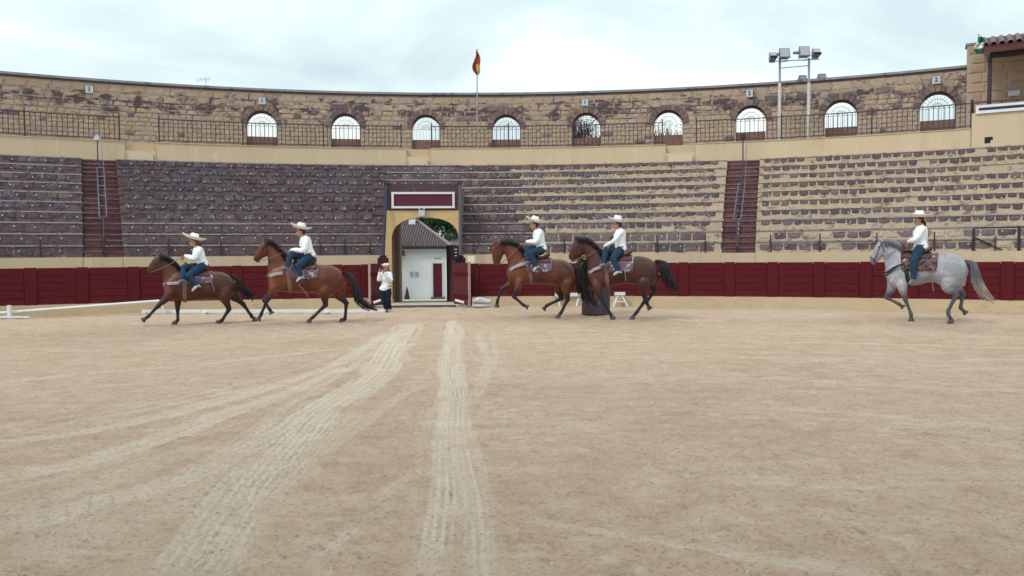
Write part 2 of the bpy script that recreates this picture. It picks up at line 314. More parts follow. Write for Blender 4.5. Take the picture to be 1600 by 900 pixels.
# hoof prints: shallow bowls with a raised lip
rs=np.random.RandomState(5)
for k in range(900):
    r0=math.exp(rs.uniform(math.log(3.6),math.log(25))); a0=rs.uniform(-.72,.72); x0,y0=r0*sin(a0),r0*cos(a0)
    j=int(np.searchsorted(rr,r0)); i=int(np.searchsorted(az,a0)); wj=int(.22/(r0*.0037))+2; wi=int(.22/(r0*.00163))+2
    sl=(slice(max(0,j-wj),j+wj),slice(max(0,i-wi),i+wi)); d=np.hypot((PX[sl]-x0),(PY[sl]-y0)*rs.uniform(.8,1.2)); rd=rs.uniform(.05,.09)
    s_=rs.uniform(.4,1)*(1-.8*np.clip(PALE[sl],0,1)); HH[sl]+=s_*(-.016*np.exp(-(d/rd)**4)+.012*np.exp(-((d-rd*1.35)/.03)**2))
rs=np.random.RandomState(8)
for k in range(620):   # flat dry patches where hooves pressed the sand
    r0=math.exp(rs.uniform(math.log(3.8),math.log(16))); a0=rs.uniform(-.72,.72); x0,y0=r0*sin(a0),r0*cos(a0); j=int(np.searchsorted(rr,r0)); i=int(np.searchsorted(az,a0)); wj=int(.25/(r0*.0037))+2; wi=int(.25/(r0*.00163))+2
    sl=(slice(max(0,j-wj),j+wj),slice(max(0,i-wi),i+wi)); d=np.hypot(wobx[sl]-x0,(woby[sl]-y0)*rs.uniform(.6,1.3))/rs.uniform(.035,.09); d=d*(.8+.5*vnoise(PX[sl],PY[sl],22,61)); m_=rs.uniform(.15,.6)*np.clip(1.4-d,0,1); PALE[sl]=np.maximum(PALE[sl],m_); HH[sl]-=.007*m_
STR=vnoise(PX*.45+3,PY*4.5,1.0,24)*.55+vnoise(PX*1.6,PY*14,1.0,25)*.45
HH+=.022*(STR-.5)*(1-.7*np.clip(PALE,0,1))
RC=np.hypot(PX-CX,PY-CY); CH=np.exp(-((RC-R_F*.795)/1.6)**2)
HH+=CH*.05*(vnoise(PX,PY,4.5,33)-.5)+CH*.02*(vnoise(PX,PY,11,34)-.5)
DARK=np.clip(CH*.45*vnoise(PX,PY,1.5,35)+vnoise(PX,PY,.5,21)*.7+vnoise(PX,PY,2.1,22)*.35+STR*.75-.62,0,1)
PALE=PALE+np.clip(STR-.62,0,1)*1.9
HH+=-HH.mean()-.012
verts=np.stack([PX,PY,HH],-1).reshape(-1,3)
idx=np.arange(NA*NR).reshape(NR,NA)
quads=np.stack([idx[:-1,:-1],idx[:-1,1:],idx[1:,1:],idx[1:,:-1]],-1).reshape(-1,4)
# rest of the ring as coarse sand, butted on to the fine fan
ext=[]; base=len(verts); ef=[]
a1=R_(44); far=31.2*1.094
def vadd(x,y): ext.append((x,y,-.012)); return base+len(ext)-1
outer=[]; 
top=[(int(idx[-1,c])) for c in range(0,NA)]
for c in range(NA):
    t=math.atan2(PX[-1,c]-CX,PY[-1,c]-CY); p=cyl(t,R_D+.15); outer.append(vadd(p.x,p.y))
for c in range(NA-1): ef.append((top[c],top[c+1],outer[c+1],outer[c]))
cen=vadd(0,0)
near=[int(idx[0,c]) for c in range(NA)]
for c in range(NA-1): ef.append((cen,near[c+1],near[c]))
tl=math.atan2(PX[-1,0]-CX,PY[-1,0]-CY); tr=math.atan2(PX[-1,-1]-CX,PY[-1,-1]-CY)
back=[outer[-1]]
for k in range(1,40):
    t=tr+(2*PI+tl-tr)*k/40; p=cyl(t,R_D+.15); back.append(vadd(p.x,p.y))
back.append(outer[0])
le=[int(idx[r,0]) for r in range(NR)]; re_=[int(idx[r,-1]) for r in range(NR)]
for r in range(NR-1): ef.append((re_[r],re_[r+1],back[1])); ef.append((le[r+1],le[r],back[-2]))
ef.append((re_[-1],back[0],back[1])); ef.append((back[-1],le[-1],back[-2]))
ef.append((cen,re_[0],back[1])); ef.append((le[0],cen,back[-2]))
for k in range(1,len(back)-2): ef.append((cen,back[k],back[k+1]))
AV=np.concatenate([verts,np.array(ext)])
me=bpy.data.meshes.new('sand'); nq=len(quads); tri=[f for f in ef if len(f)==3]; qd=[f for f in ef if len(f)==4]
Lq=np.concatenate([quads,np.array(qd)]); Lt=np.array(tri)
me.vertices.add(len(AV)); me.vertices.foreach_set('co',AV.ravel().astype('f'))
me.loops.add(Lq.size+Lt.size); me.loops.foreach_set('vertex_index',np.concatenate([Lq.ravel(),Lt.ravel()]).astype('i'))
me.polygons.add(len(Lq)+len(Lt)); st_=np.concatenate([np.arange(len(Lq))*4,len(Lq)*4+np.arange(len(Lt))*3]); me.polygons.foreach_set('loop_start',st_.astype('i'))
me.polygons.foreach_set('use_smooth',np.ones(len(st_),bool)); me.update(calc_edges=True)
def pattr(me,name,arr):
    a=me.attributes.new(name,'FLOAT','POINT'); a.data.foreach_set('value',arr.astype('f'))
pattr(me,'dry',np.concatenate([np.clip(PALE,0,1.3).ravel(),np.zeros(len(ext))])); pattr(me,'damp',np.concatenate([DARK.ravel(),np.full(len(ext),.3)]))
sm=bpy.data.materials.new('sand'); sm.use_nodes=True; nt=sm.node_tree; b=nt.nodes['Principled BSDF']; b.inputs['Roughness'].default_value=.95; b.inputs['Specular IOR Level'].default_value=.12
g=N(nt,'ShaderNodeNewGeometry'); P_=g.outputs['Position']
def noi(s,d=5,r=.6,vec=None):
    n=N(nt,'ShaderNodeTexNoise',inp={'Scale':s,'Detail':d,'Roughness':r}); nt.links.new(vec or P_,n.inputs['Vector']); return n.outputs['Fac']
def mixc(f,a,c2):
    x=N(nt,'ShaderNodeMixRGB'); nt.links.new(f,x.inputs[0]); nt.links.new(a,x.inputs[1]); x.inputs[2].default_value=(*c2,1); return x.outputs[0]
om_=N(nt,'ShaderNodeVectorMath',operation='ADD'); om_.inputs[1].default_value=(31.7,12.3,5.1); nt.links.new(P_,om_.inputs[0]); ofs=om_.outputs[0]
r=ramp(nt,[(.3,(.44,.312,.228)),(.5,(.55,.408,.308)),(.72,(.64,.505,.40))]); nt.links.new(noi(2.4,10,.78),r.inputs[0]); c=r.outputs[0]
ad=N(nt,'ShaderNodeAttribute',attribute_name='damp'); rr_=ramp(nt,[(.2,0.),(.8,.5)]); nt.links.new(ad.outputs['Fac'],rr_.inputs[0]); c=mixc(rr_.outputs[0],c,(.40,.245,.18))
rr_=ramp(nt,[(.56,0.),(.72,.6)]); nt.links.new(noi(9,6,.7),rr_.inputs[0]); c=mixc(rr_.outputs[0],c,(.26,.165,.12))
rr_=ramp(nt,[(.60,0.),(.70,.6)]); nt.links.new(noi(5.5,4,.55),rr_.inputs[0]); c=mixc(rr_.outputs[0],c,(.52,.42,.33))
ad=N(nt,'ShaderNodeAttribute',attribute_name='dry'); mth=N(nt,'ShaderNodeMath',operation='MULTIPLY'); nt.links.new(ad.outputs['Fac'],mth.inputs[0]); mth.inputs[1].default_value=.70; mth.use_clamp=True; c=mixc(mth.outputs[0],c,(.70,.605,.50))
rr_=ramp(nt,[(.66,0.),(.70,.8)]); nt.links.new(noi(34,3,.6),rr_.inputs[0]); c=mixc(rr_.outputs[0],c,(.23,.15,.12))
rr_=ramp(nt,[(.525,.0),(.635,.6)]); nt.links.new(noi(26,8,.75),rr_.inputs[0]); c=mixc(rr_.outputs[0],c,(.27,.17,.115))
rr_=ramp(nt,[(.57,.0),(.66,.6)]); nt.links.new(noi(21,8,.8,ofs),rr_.inputs[0]); c=mixc(rr_.outputs[0],c,(.70,.59,.49))
nt.links.new(c,b.inputs['Base Color'])
bp=N(nt,'ShaderNodeBump',inp={'Strength':1.0,'Distance':.04}); nt.links.new(noi(30,10,.85),bp.inputs['Height']); nt.links.new(bp.outputs[0],b.inputs['Normal'])
tag(link('sand',me,mat=sm),kind='structure')
# small stones and clods lying on the sand
bm=bmesh.new(); 
for k in range(2600):
    r0=math.exp(random.uniform(math.log(3.8),math.log(20))); a0=random.uniform(-.72,.72); x0,y0=r0*sin(a0),r0*cos(a0)
    j=min(NR-1,int(np.searchsorted(rr,r0))); i=min(NA-1,int(np.searchsorted(az,a0))); s_=random.choice([.004,.005,.006,.008,.008,.013])*random.uniform(.7,1.3)
    v=[bm.verts.new((x0+s_*random.uniform(.7,1.3)*cos(a),y0+s_*random.uniform(.7,1.3)*sin(a),HH[j,i]-.002)) for a in (0,1.57,3.14,4.71)]
    t=bm.verts.new((x0,y0,HH[j,i]+s_*.8)); 
    for q in range(4): bm.faces.new((v[q],v[(q+1)%4],t))
build('pebbles',bm,M('pebble',(.30,.22,.17),(.45,.38,.31),scale=40,bump=0),kind='stuff',label='small clods and pebbles scattered over the arena sand',cat='pebbles')

# ------------------------------------------------------------------ barrier fence, plinth and gate leaves
def T(X,r=R_F,z=1.0): return th_at(X,r,z)
def fence(name_label,posts,group):
    e=empty('barrier_fence',cyl((T(posts[0])+T(posts[-1]))/2,R_F)); tag(e,name_label,'fence',group)
    bm=bmesh.new(); arc_box(bm,T(posts[0]),T(posts[-1]),R_F-.10,R_F+.10,-.1,zF-.004); build('plinth',bm,CREAMB,e)
    bm=bmesh.new(); arc_box(bm,T(posts[0]),T(posts[-1]),R_F+.035,R_F+.05,zF+.01,zE-.05); build('backing_board',bm,MAR,e)
    hw=.165/R_F
    for k,X in enumerate(posts):
        t=T(X); bm=bmesh.new(); arc_box(bm,t-hw,t+hw,R_F-.032,R_F+.03,zF-.015,zE+.008,seg=1); build('post',bm,MARP,e)
    nb=5; hb=(zE-zF)/nb
    for a,b in zip(posts,posts[1:]):
        ta,tb=T(a)+hw+.0004,T(b)-hw-.0004
        for q in range(nb):
            bm=bmesh.new(); j=random.uniform(-.006,.006); arc_box(bm,ta,tb,R_F-.012+j,R_F+.03,zF+q*hb+.005,zF+(q+1)*hb-.005); build('plank',bm,MAR,e)
    return e
fence('long maroon plank fence on a cream plinth, left of the arch gateway',[-260,-170,-104,-33,48,129,209,290,371,450,528,572],'maroon barrier round the sand')
fence('long maroon plank fence on a cream plinth, right of the arch gateway',[741,808,872,938,1003,1068,1140,1207,1280,1353,1426,1500,1574,1650,1730,1800],'maroon barrier round the sand')
def plank_wall(e,p0,p1,z0,z1,mat,n,th=.05,names='plank'):
    p0=Vector(p0);p1=Vector(p1); d=(p1-p0); L=d.length; rz=math.atan2(d.y,d.x)
    for k in range(n):
        c=p0+d*((k+.5)/n); bm=bmesh.new(); off=Vector((-d.y,d.x)).normalized()*random.uniform(-.006,.006) if False else Vector((0,0,0))
        box(bm,(c.x,c.y,(z0+z1)/2),(L/n-.012,th,z1-z0),rz); build(names,bm,mat,e)
def ledge_pt(X,D): 
    p=at_depth(X,400,D); return Vector((p.x,p.y,0))
for (xa,Da,xb,Db,lab,bx) in ((577,27.0,602,27.9,'left leaf of the open maroon gate, beside the standing woman',(584,595,473,469)),(709,27.9,733,27.0,'right leaf of the open maroon gate, right of the archway',(711,725,469,473))):
    a=ledge_pt(xa,Da*S/1.125*1.0); b=ledge_pt(xb,Db*S/1.125)
    e=empty('gate_leaf',(a+b)/2); tag(e,lab,'gate','open gate leaves')
    plank_wall(e,a,b,.06,zE+.03,MARG,4)
    d=(b-a).normalized(); nrm=Vector((d.y,-d.x,0)); rz=math.atan2(d.y,d.x)
    for zz in (.35,1.1):
        bm=bmesh.new(); c=(a+b)/2+nrm*.045; box(bm,(c.x,c.y,zz),((b-a).length,.035,.1),rz); build('cross_rail',bm,MARP,e)
    edge=a if xa==577 else b
    bm=bmesh.new(); box(bm,(edge.x,edge.y-.01,(zE+.03)/2+.05),(.05,.07,zE+.02),rz); build('edge_strip',bm,M('cream_edge',(.42,.30,.28),(.36,.24,.24),bump=.1),e,label='cream painted edge strip')
    p=at_depth(bx[0],bx[2],26.2*S/1.125); q=at_depth(bx[1],bx[3],26.2*S/1.125); bm=bmesh.new(); tube(bm,[p,q],.04,8); build('latch_bar',bm,WPAINT,e,label='white latch bar')
# maroon escape board at the right edge of the picture
a=ledge_pt(1591,25.3*S/1.125); b=a+Vector((1.9,-.75,0)); e=empty('escape_board',(a+b)/2); tag(e,'maroon board shelter standing in front of the fence at far right','fence')
plank_wall(e,a,b,-.03,zE+.06,MAR,7,.06)
d=(b-a).normalized(); bm=bmesh.new(); c=(a+b)/2; box(bm,(c.x,c.y,zE+.075),((b-a).length+.04,.10,.05),math.atan2(d.y,d.x)); build('top_rail',bm,MARP,e)

# ------------------------------------------------------------------ stands
NROW=10; HR=(zC-zD)/NROW; DR=(R_C-R_D)/NROW
XP0,XP1=601.5,720.5                       # gateway block
def edge(Xb,Xt,i): # azimuth of a stand edge at row i, from its photo column at the ledge and at the top row
    f=(i+.5)/NROW; return th_at(Xb+(Xt-Xb)*f,R_D+(i+.3)*DR,zD+(i+.5)*HR)
EDG={}
def stand_piece(E0,E1,label,blocktest):
    th0,th1=edge(*E0,0),edge(*E1,0); e=empty('seating_stand',cyl((th0+th1)/2,R_D)); tag(e,label,'stand','stone seating stands'); EDG[e.name]=(E0,E1)
    bm=bmesh.new(); arc_box(bm,th0,th1,R_D,R_D+.35,-.1,zD); build('ledge_wall',bm,CREAM,e)
    for i in range(NROW):
        r0=R_D+i*DR; z0=zD+i*HR; ta,tb=edge(*E0,i),edge(*E1,i)
        if i==0: r0+=.12
        bm=bmesh.new(); arc_box(bm,ta,tb,r0,r0+DR+.3,z0-.25,z0+HR-.045,seg=max(2,int((tb-ta)*r0/.8)))
        if label.startswith('half'):   # the dark weathering near the gateway gives way to cream further right
            bm.free(); tm_=edge(E0[0]+70+random.uniform(-25,45)+(40 if i<3 else 0),E0[0]+70+random.uniform(-25,45),i)
            bm=bmesh.new(); arc_box(bm,ta,tm_,r0,r0+DR+.3,z0-.25,z0+HR-.045,seg=4); build('seat_row',bm,SMIX,e)
            bm=bmesh.new(); arc_box(bm,tm_,tb,r0,r0+DR+.3,z0-.25,z0+HR-.045,seg=20)
        build('seat_row',bm,blocktest(i)[0],e)
        bm=bmesh.new(); arc_box(bm,ta-.0002,tb+.0002,r0-.035,r0+DR+.2,z0+HR-.043,z0+HR,seg=max(2,int((tb-ta)*r0/.8))); build('seat_edge',bm,NOSE if blocktest(i)[3] else blocktest(i)[0],e)
    return e
# block meshes shared between all stones
def rough_block(seed):
    rnd=random.Random(seed); j=lambda a:rnd.uniform(-a,a)
    me=bpy.data.meshes.new('block'); bv=.09
    ring=lambda s,y,ja:[(x*s+j(ja),y+j(.04),z*(s if s<1 else 1)+j(ja)) for x,z in((-.5,-.5),(0,-.5),(.5,-.5),(.5,0),(.5,.5),(0,.5),(-.5,.5),(-.5,0))]
    A=[(x,1.0,z) for x,_,z in ring(1,0,0)]; B=[(x*.99,.35,z*.97) for x,_,z in ring(1,0,.035)]
    Cc=[(x*.86,0+j(.08),z*.78) for x,_,z in ring(1,0,.05)]; v=A+B+Cc+[(j(.1),-.08,j(.1))]
    f=[]
    for k in range(8):
        n=(k+1)%8; f+=[(k,n,8+n,8+k),(8+k,8+n,16+n,16+k),(16+k,16+n,24)]
    me.from_pydata(v,[],f); me.update(); return me
def round_block(seed):   # weathered block, worn away at its lower corners
    me=rough_block(seed+50); rnd=random.Random(seed)
    for v in me.vertices:
        if v.co.z<-.2 and abs(v.co.x)>.2: v.co.x*=rnd.uniform(.82,1.02); v.co.z*=rnd.uniform(.68,1.1)
        elif v.co.z<-.2: v.co.z*=rnd.uniform(.75,1.25)
    return me
VAR=[rough_block(k) for k in range(10)]+[round_block(k) for k in range(10)]; VM={}
def block_mesh(v,mat):
    k=(v,mat.name)
    if k not in VM:
        m=VAR[v].copy(); m.name='block'; m.materials.append(mat); VM[k]=m
    return VM[k]
def place_blocks(e,items,name,cap=300,rest='rest'):
    """items: (th, r_front, z, width, height, depth, material); the biggest as parts, the rest joined"""
    order=sorted(items,key=lambda q:-(q[3]*q[4])/((cyl(q[0],q[1]).y)**2))
    head,tail=order[:cap],order[cap:]
    inv=Matrix.LocRotScale(e.location,e.rotation_euler,None).inverted()
    for t,r,z,wd,hh,dp,mt in head:
        o=bpy.data.objects.new(name,block_mesh(random.randrange(10)+(10 if hh<.265 and name=='stone' and e.name.startswith('seating') else 0),mt)); COL.objects.link(o); o.parent=e
        o.matrix_parent_inverse=inv; o.location=cyl(t,r,z); o.rotation_euler=(0,random.uniform(-.015,.015),-t); o.scale=(wd,dp,hh)
    if tail:
        bm=bmesh.new(); mats=[]
        for t,r,z,wd,hh,dp,mt in tail:
            mm=Matrix.LocRotScale(cyl(t,r,z),Matrix.Rotation(-t,3,'Z'),(wd,dp,hh)); va=VAR[random.randrange(10)+(10 if hh<.265 and e.name.startswith('seating') else 0)]
            if mt not in mats: mats.append(mt)
            vs=[bm.verts.new(mm@x.co) for x in va.vertices]
            for p in va.polygons:
                f=bm.faces.new([vs[i] for i in p.vertices]); f.material_index=mats.index(mt)
        me=bpy.data.meshes.new(name); bm.to_mesh(me); bm.free()
        for mt in mats: me.materials.append(mt)
        o=link(name+'_remainder' if False else name,me,e,world=True); o['kind']='stuff'
def dots(e,items):
    bm=bmesh.new()
    for t,r,z in items: 
        Mx=Matrix.Translation(cyl(t,r,z))@Matrix.Rotation(-t,4,'Z')@Matrix.Rotation(PI/2,4,'X')
        lathe(bm,[(.030,.0),(.030,.012),(.018,.016)],n=7,M=Mx)
    build('seat_number_disc',bm,M('disc_white',(.36,.36,.42),(.50,.50,.55),scale=2,bump=0),e,kind='stuff')
def dark_rows(i): return (SDARK if i<3 else SMIX,0,0,i<3 or i==9)
def dark_rows_left(i): return (SDARK if i<3 else SMIX,0,0,True)
def mixed_rows(i): return (SWORN,0,0,i<3)
xs_left=(-230,127); xs_lm=(190,XP0); xs_rm=(XP1,1128); xs_r=(1187,1830)
def t_on_row(X,i): return th_at(X,R_D+i*DR,zD+(i+.5)*HR)
def fill_blocks(e,style):
    it=[];dt=[]; E0,E1=EDG[e.name]
    for i in range(NROW):
        th0,th1=edge(*E0,i),edge(*E1,i)
        r=R_D+i*DR+(.12 if i==0 else 0); z0=zD+i*HR; t=max(th0,-.62)+.004; te=min(th1,.64)-.004; nd=t+random.uniform(.002,.012)
        while t<te:
            th_deg=math.degrees(t)
            if style=='dark' or (style=='mid' and (i<2 or t*r< -1.5+0)):
                full=True
            else: full=False
            g=mnoise.noise(Vector((t*9,i*.8,3)))
            if style=='dark' and i<3:
                w=random.uniform(.5,.75); h=HR*.76; z=z0+HR*.46; mt=random.choice(DST[:3]+[DST[0]])
            elif style=='dark':
                w=random.uniform(.28,.44); h=HR*random.uniform(.48,.62); z=z0+HR*.93-h/2; mt=random.choice([LICH,LICH,DST[0],DST[1],DST[3]]) if g>-.25 else random.choice(DST[:3])
                if random.random()<.10: t+=w/r; continue
            elif i<2 or (style=='mid' and i<3 and t<.05):
                w=random.uniform(.42,.6); h=HR*.70; z=z0+HR*.47; mt=random.choice(DST)
                if style=='right': w=random.uniform(.36,.55); mt=random.choice([DST[3],SWORN,DST[3],SWORN,DST[0],SMIX]); h=HR*.58
            else:
                w=random.uniform(.30,.40) if style=='right' else random.uniform(.26,.40)
                h=HR*(random.uniform(.42,.54) if style=='right' else random.uniform(.36,.50)); z=z0+HR*.93-h/2; mt=random.choice(DST)
                if style=='right' and (g>.42 or random.random()<.04): t+=w/r; continue
                if style=='mid':
                    if g>.50: t+=w/r; continue
                    if t<.22-i*.012: mt=random.choice([LICH,DST[0],DST[1],DST[3]]); h*=1.22; z-=.03
                    elif random.random()<.12: mt=random.choice([LICH,SMIX])
            if t+w/r>te: break
            it.append((t+w/2/r,r-(.022 if i<3 else .030),z,w-(.02 if i<3 else .012 if style!='right' else .05),h,.09,mt)); t+=w/r
        step=.55
        while nd<te:
            if random.random()<(.9 if style=='dark' or (i<2 and style=='mid') else .6 if style=='mid' else .3): dt.append((nd,r-.030,z0+HR*(.58 if i<3 or style=='dark' else .5)+random.uniform(-.02,.02)))
            nd+=step*random.uniform(.92,1.08)/r
    place_blocks(e,it,'stone'); dots(e,dt)
st=stand_piece((-230,-200),(130,127.5),'dark weathered seating stand left of the left brick stairway',dark_rows_left); fill_blocks(st,'dark')
st=stand_piece((194,181),(XP0,603.5),'dark lichen covered seating stand between the left stairway and the arch gateway',dark_rows); fill_blocks(st,'dark')
st=stand_piece((XP1,719),(1125.5,1137),'half weathered cream and dark seating stand between gateway and right stairway',mixed_rows); fill_blocks(st,'mid')
st=stand_piece((1180,1187.5),(1830,1800),'cream seating stand with rows of dark square blocks, right of the right stairway',mixed_rows); fill_blocks(st,'right')
# rows that run on above the gateway
tb=edge(XP0,603.5,7); tc_=edge(XP1,719,7)
rowg=[i for i in range(NROW) if zD+(i)*HR>3.9*S/1.125-.3]
i0=rowg[0]; e=empty('seating_stand',cyl((tb+tc_)/2,R_D+i0*DR,0)); tag(e,'short dark rows of seating above the maroon sign of the gateway','stand','stone seating stands')
its=[];dts=[]
for i in rowg:
    r0=R_D+i*DR; z0=zD+i*HR; tb=edge(XP0,603.5,i)+.0003; tc_=edge(XP1,719,i)-.0003
    bm=bmesh.new(); arc_box(bm,tb,tc_,r0,r0+DR+.3,z0-.25,z0+HR-.045); build('seat_row',bm,SDARK,e)
    bm=bmesh.new(); arc_box(bm,tb,tc_,r0-.035,r0+DR+.2,z0+HR-.043,z0+HR); build('seat_edge',bm,NOSE,e)
    t=tb+.003
    while t<tc_-.02:
        w_=random.uniform(.45,.65); its.append((t+w_/2/r0,r0-.022,z0+HR*.46,w_-.02,HR*.74,.09,random.choice([LICH,DST[0],DST[1],DST[3]]))); dts.append((t+.25/r0,r0-.03,z0+HR*.6)); t+=w_/r0
place_blocks(e,its,'stone'); dots(e,dts)
# brick stairways
LIP=M('step_lip',(.22,.15,.155),(.13,.085,.10),scale=6,c3=(.36,.30,.31),p3=(.58,.68),s3=7,bump=.5)
def stairway(E0,E1,label):
    t0,t1=edge(*E0,0),edge(*E1,0)
    e=empty('brick_stairway',cyl((t0+t1)/2,R_D)); tag(e,label,'stairs','brick stairways between the stands')
    bm=bmesh.new(); arc_box(bm,t0+.0004,t1-.0004,R_D+.005,R_D+.35,-.1,zD-.005); build('ledge_wall',bm,CREAM,e)
    n=NROW*2; dr=DR/2; dh=HR/2
    for k in range(n):
        r=R_D+.14+k*dr; z0=zD+k*dh; t0,t1=edge(*E0,(k-.5)/2)+.0004,edge(*E1,(k-.5)/2)-.0004
        for a,b in ((t0,(t0*.52+t1*.48)),((t0*.52+t1*.48),t1)):
            j=random.uniform(-.012,.012); jz=random.uniform(-.012,.012)
            bm=bmesh.new(); arc_box(bm,a+.0003,b-.0003,r+j,r+dr+.3,z0-.2,z0+dh-.05+jz,seg=2); o=build('step',bm,random.choice(BRICK),e)
            bm=bmesh.new(); arc_box(bm,a+.0001,b-.0001,r+j-.03,r+dr+.2,z0+dh-.049+jz,z0+dh+jz,seg=2); build('step_lip',bm,LIP if random.random()<.6 else random.choice(BRICK),o)
    return e
stairway((130,127.5),(194,181),'left stairway of dark red brick steps with steel handrail')
stairway((1125.5,1137),(1180,1187.5),'right stairway of red brick steps with steel handrail')
def handrail(X0y0,X1y1,X2y2,X3,label):
    # dark lower post rail, double tubes in the middle, thin mast with lamp on top
    def onst(X,Y):   # point on the stair slope plane (radius grows with height), lifted
        d=ray(X,Y); t=5.0
        for _ in range(4000):
            p=C0+d*t; r=math.hypot(p.x-CX,p.y-CY); 
            if r>R_D and p.z-.45< zD+(r-R_D)*HR/DR: return p
            t+=.02
        return C0+d*t
    a,b,c=onst(*X0y0),onst(*X1y1),onst(*X2y2)
    e=empty('handrail',Vector((a.x,a.y,zD))); tag(e,label,'handrail','handrails on the stairways')
    bm=bmesh.new(); tube(bm,[a,b],.030,6); build('lower_rail',bm,IRON,e)
    for s in (-.13,.13):
        o=Vector((s,0,0)); bm=bmesh.new(); tube(bm,[b+o,c+o],.022,6); build('tube_rail',bm,STUBE,e)
    for k in range(6):
        f=k/5; p=b.lerp(c,f); bm=bmesh.new(); tube(bm,[p+Vector((-.13,0,0)),p+Vector((.13,0,0))],.015,5); build('cross_bar',bm,IRONB,e)
        bm=bmesh.new(); tube(bm,[p,p-Vector((0,0,.55))],.02,5); build('upright',bm,IRON,e)
    for k in range(3):
        p=a.lerp(b,k/3+.05); bm=bmesh.new(); tube(bm,[p,p-Vector((0,0,.6))],.02,5); build('upright',bm,IRON,e)
    top=onst(*X2y2); mt=at_depth(X3[0],X3[1],top.y+.6); bm=bmesh.new(); tube(bm,[c,(mt.x,mt.y,zC-.2),mt],[.03,.025,.022],6); build('mast',bm,IRON,e)
    bm=bmesh.new(); tube(bm,[c+Vector((.13,0,0)),(mt.x+.16,mt.y,mt.z-.2)],.012,5); build('stay',bm,IRONB,e)
    bm=bmesh.new(); box(bm,mt+Vector((0,0,.06)),(.2,.16,.14)); box(bm,mt+Vector((0,0,.15)),(.12,.1,.08)); build('lamp_head',bm,PLQ if 'left' in label else IRON,e)
handrail((163,402),(161,338),(157,262),(152,219),'left stair handrail with double steel tubes and white lamp head on a thin mast')
handrail((1152,386),(1152,342),(1159,286),(1161,217),'right stair handrail with double steel tubes and dark lamp head on a thin mast')

# ------------------------------------------------------------------ cream parapet with step recesses, terrace floor
TP=T(1517,R_C,zB); NI=[(195,245),(635,673),(1040,1087)]
NI=[(T(a,R_C,zC+.4),T(b,R_C,zC+.4)) for a,b in NI]
e=empty('parapet_wall',cyl(0,R_C)); tag(e,'long cream plastered parapet wall above the top row of the stands','wall')
cuts=[T(-260,R_C,zB)]+[x for n in NI for x in n]+[TP]
for k in range(0,len(cuts),2):
    bm=bmesh.new(); arc_box(bm,cuts[k],cuts[k+1],R_C,R_C+.32,zC-1,zB-.03); build('wall_panel',bm,CREAM,e)
    bm=bmesh.new(); arc_box(bm,cuts[k],cuts[k+1],R_C-.03,R_C+.35,zB-.028,zB); build('cap',bm,CREAM,e)
for a,b in NI:
    m=.0035; h1=zC+.42*S
    bm=bmesh.new(); arc_box(bm,a,b,R_C+.30,R_C+.5,zC-1,zB-.02); build('recess_back',bm,M('cream_recess',(.53,.41,.275),(.49,.38,.26),scale=2,bump=.2),e)
    bm=bmesh.new(); arc_box(bm,a+.0002,b-.0002,R_C+.02,R_C+.31,zC-1,h1); build('step',bm,CREAM,e)
    bm=bmesh.new(); arc_box(bm,a+m,b-m,R_C-.22,R_C+.03,zC-1,h1-.14); build('step',bm,M('cream_step',(.60,.50,.365),(.55,.46,.34),scale=2,bump=.2),e)
bm=bmesh.new(); arc_box(bm,T(-260,R_C,zB),T(1830,R_C,zB),R_C+.33,R_A+.4,zB-.75,zB-.55); build('terrace_floor',bm,CONC,kind='structure')

# ------------------------------------------------------------------ upper stone wall with arched openings
ARS=[(387,431,177,213),(519,561,182,217),(646,685.5,184,219),(770,812,184,218),(896,936,180.5,215),(1024,1064,176,210),(1151,1195,168.5,205),(1291,1337,159.5,198),(1440,1490,146.5,186)]
arch=[]
for xa,xb,yt,ys in ARS:
    t0,_=on_cyl(xa,ys,R_A); t1,_=on_cyl(xb,ys,R_A); tm=(t0+t1)/2; _,zt=on_cyl((xa+xb)/2,yt,R_A); _,zs=on_cyl((xa+xb)/2,ys,R_A)
    arch.append([tm,(t1-t0)*R_A/2,zt,zs])
hwm=sum(a[1] for a in arch)/9+.05
ztm=sum(a[2] for a in arch)/9; zsm=sum(a[3] for a in arch)/9
print('arches',hwm,ztm,zsm,[ (round(a[1],2),round(a[2],2),round(a[3],2)) for a in arch])
THK=.85; TW0=T(-260,R_A,zA); TW1=T(1512,R_A,zA); ZB0=zB-.6; ZT=zA-.16
for a in arch: a[1]=hwm; a[2]=.5*a[2]+.5*ztm+.13; a[3]=.5*a[3]+.5*zsm
wall=empty('stone_wall',cyl(0,R_A)); tag(wall,'tall curved rough brown stone wall with a row of arched openings','wall')
bm=bmesh.new()
def wall_strip(ta,tb,z0a,z0b,z1a,z1b):
    for r in (R_A,R_A+THK):
        bm.faces.new([bm.verts.new(cyl(t,r,z)) for t,z in ((ta,z0a),(tb,z0b),(tb,z1b),(ta,z1a))])
edges=[TW0]
for tm,hw,zt,zs in arch:
    t0,t1=tm-hw/R_A,tm+hw/R_A; a=edges[-1]; n=max(1,int((t0-a)*R_A/1.2))
    for k in range(n): wall_strip(a+(t0-a)*k/n,a+(t0-a)*(k+1)/n,ZB0,ZB0,ZT,ZT)
    n=16; zsp=zt-hw
    zz=lambda x: zsp+math.sqrt(max(0,hw*hw-x*x))
    for k in range(n):
        xa=-hw*cos(PI*k/n); xb=-hw*cos(PI*(k+1)/n); wall_strip(tm+xa/R_A,tm+xb/R_A,zz(xa),zz(xb),ZT,ZT)
        wall_strip(tm+xa/R_A,tm+xb/R_A,ZB0,ZB0,zB-.55,zB-.55)
    edges.append(t1)
a=edges[-1]; 
for k in range(4): wall_strip(a+(TW1-a)*k/4,a+(TW1-a)*(k+1)/4,ZB0,ZB0,ZT,ZT)
build('wall_core',bm,MORT,wall)
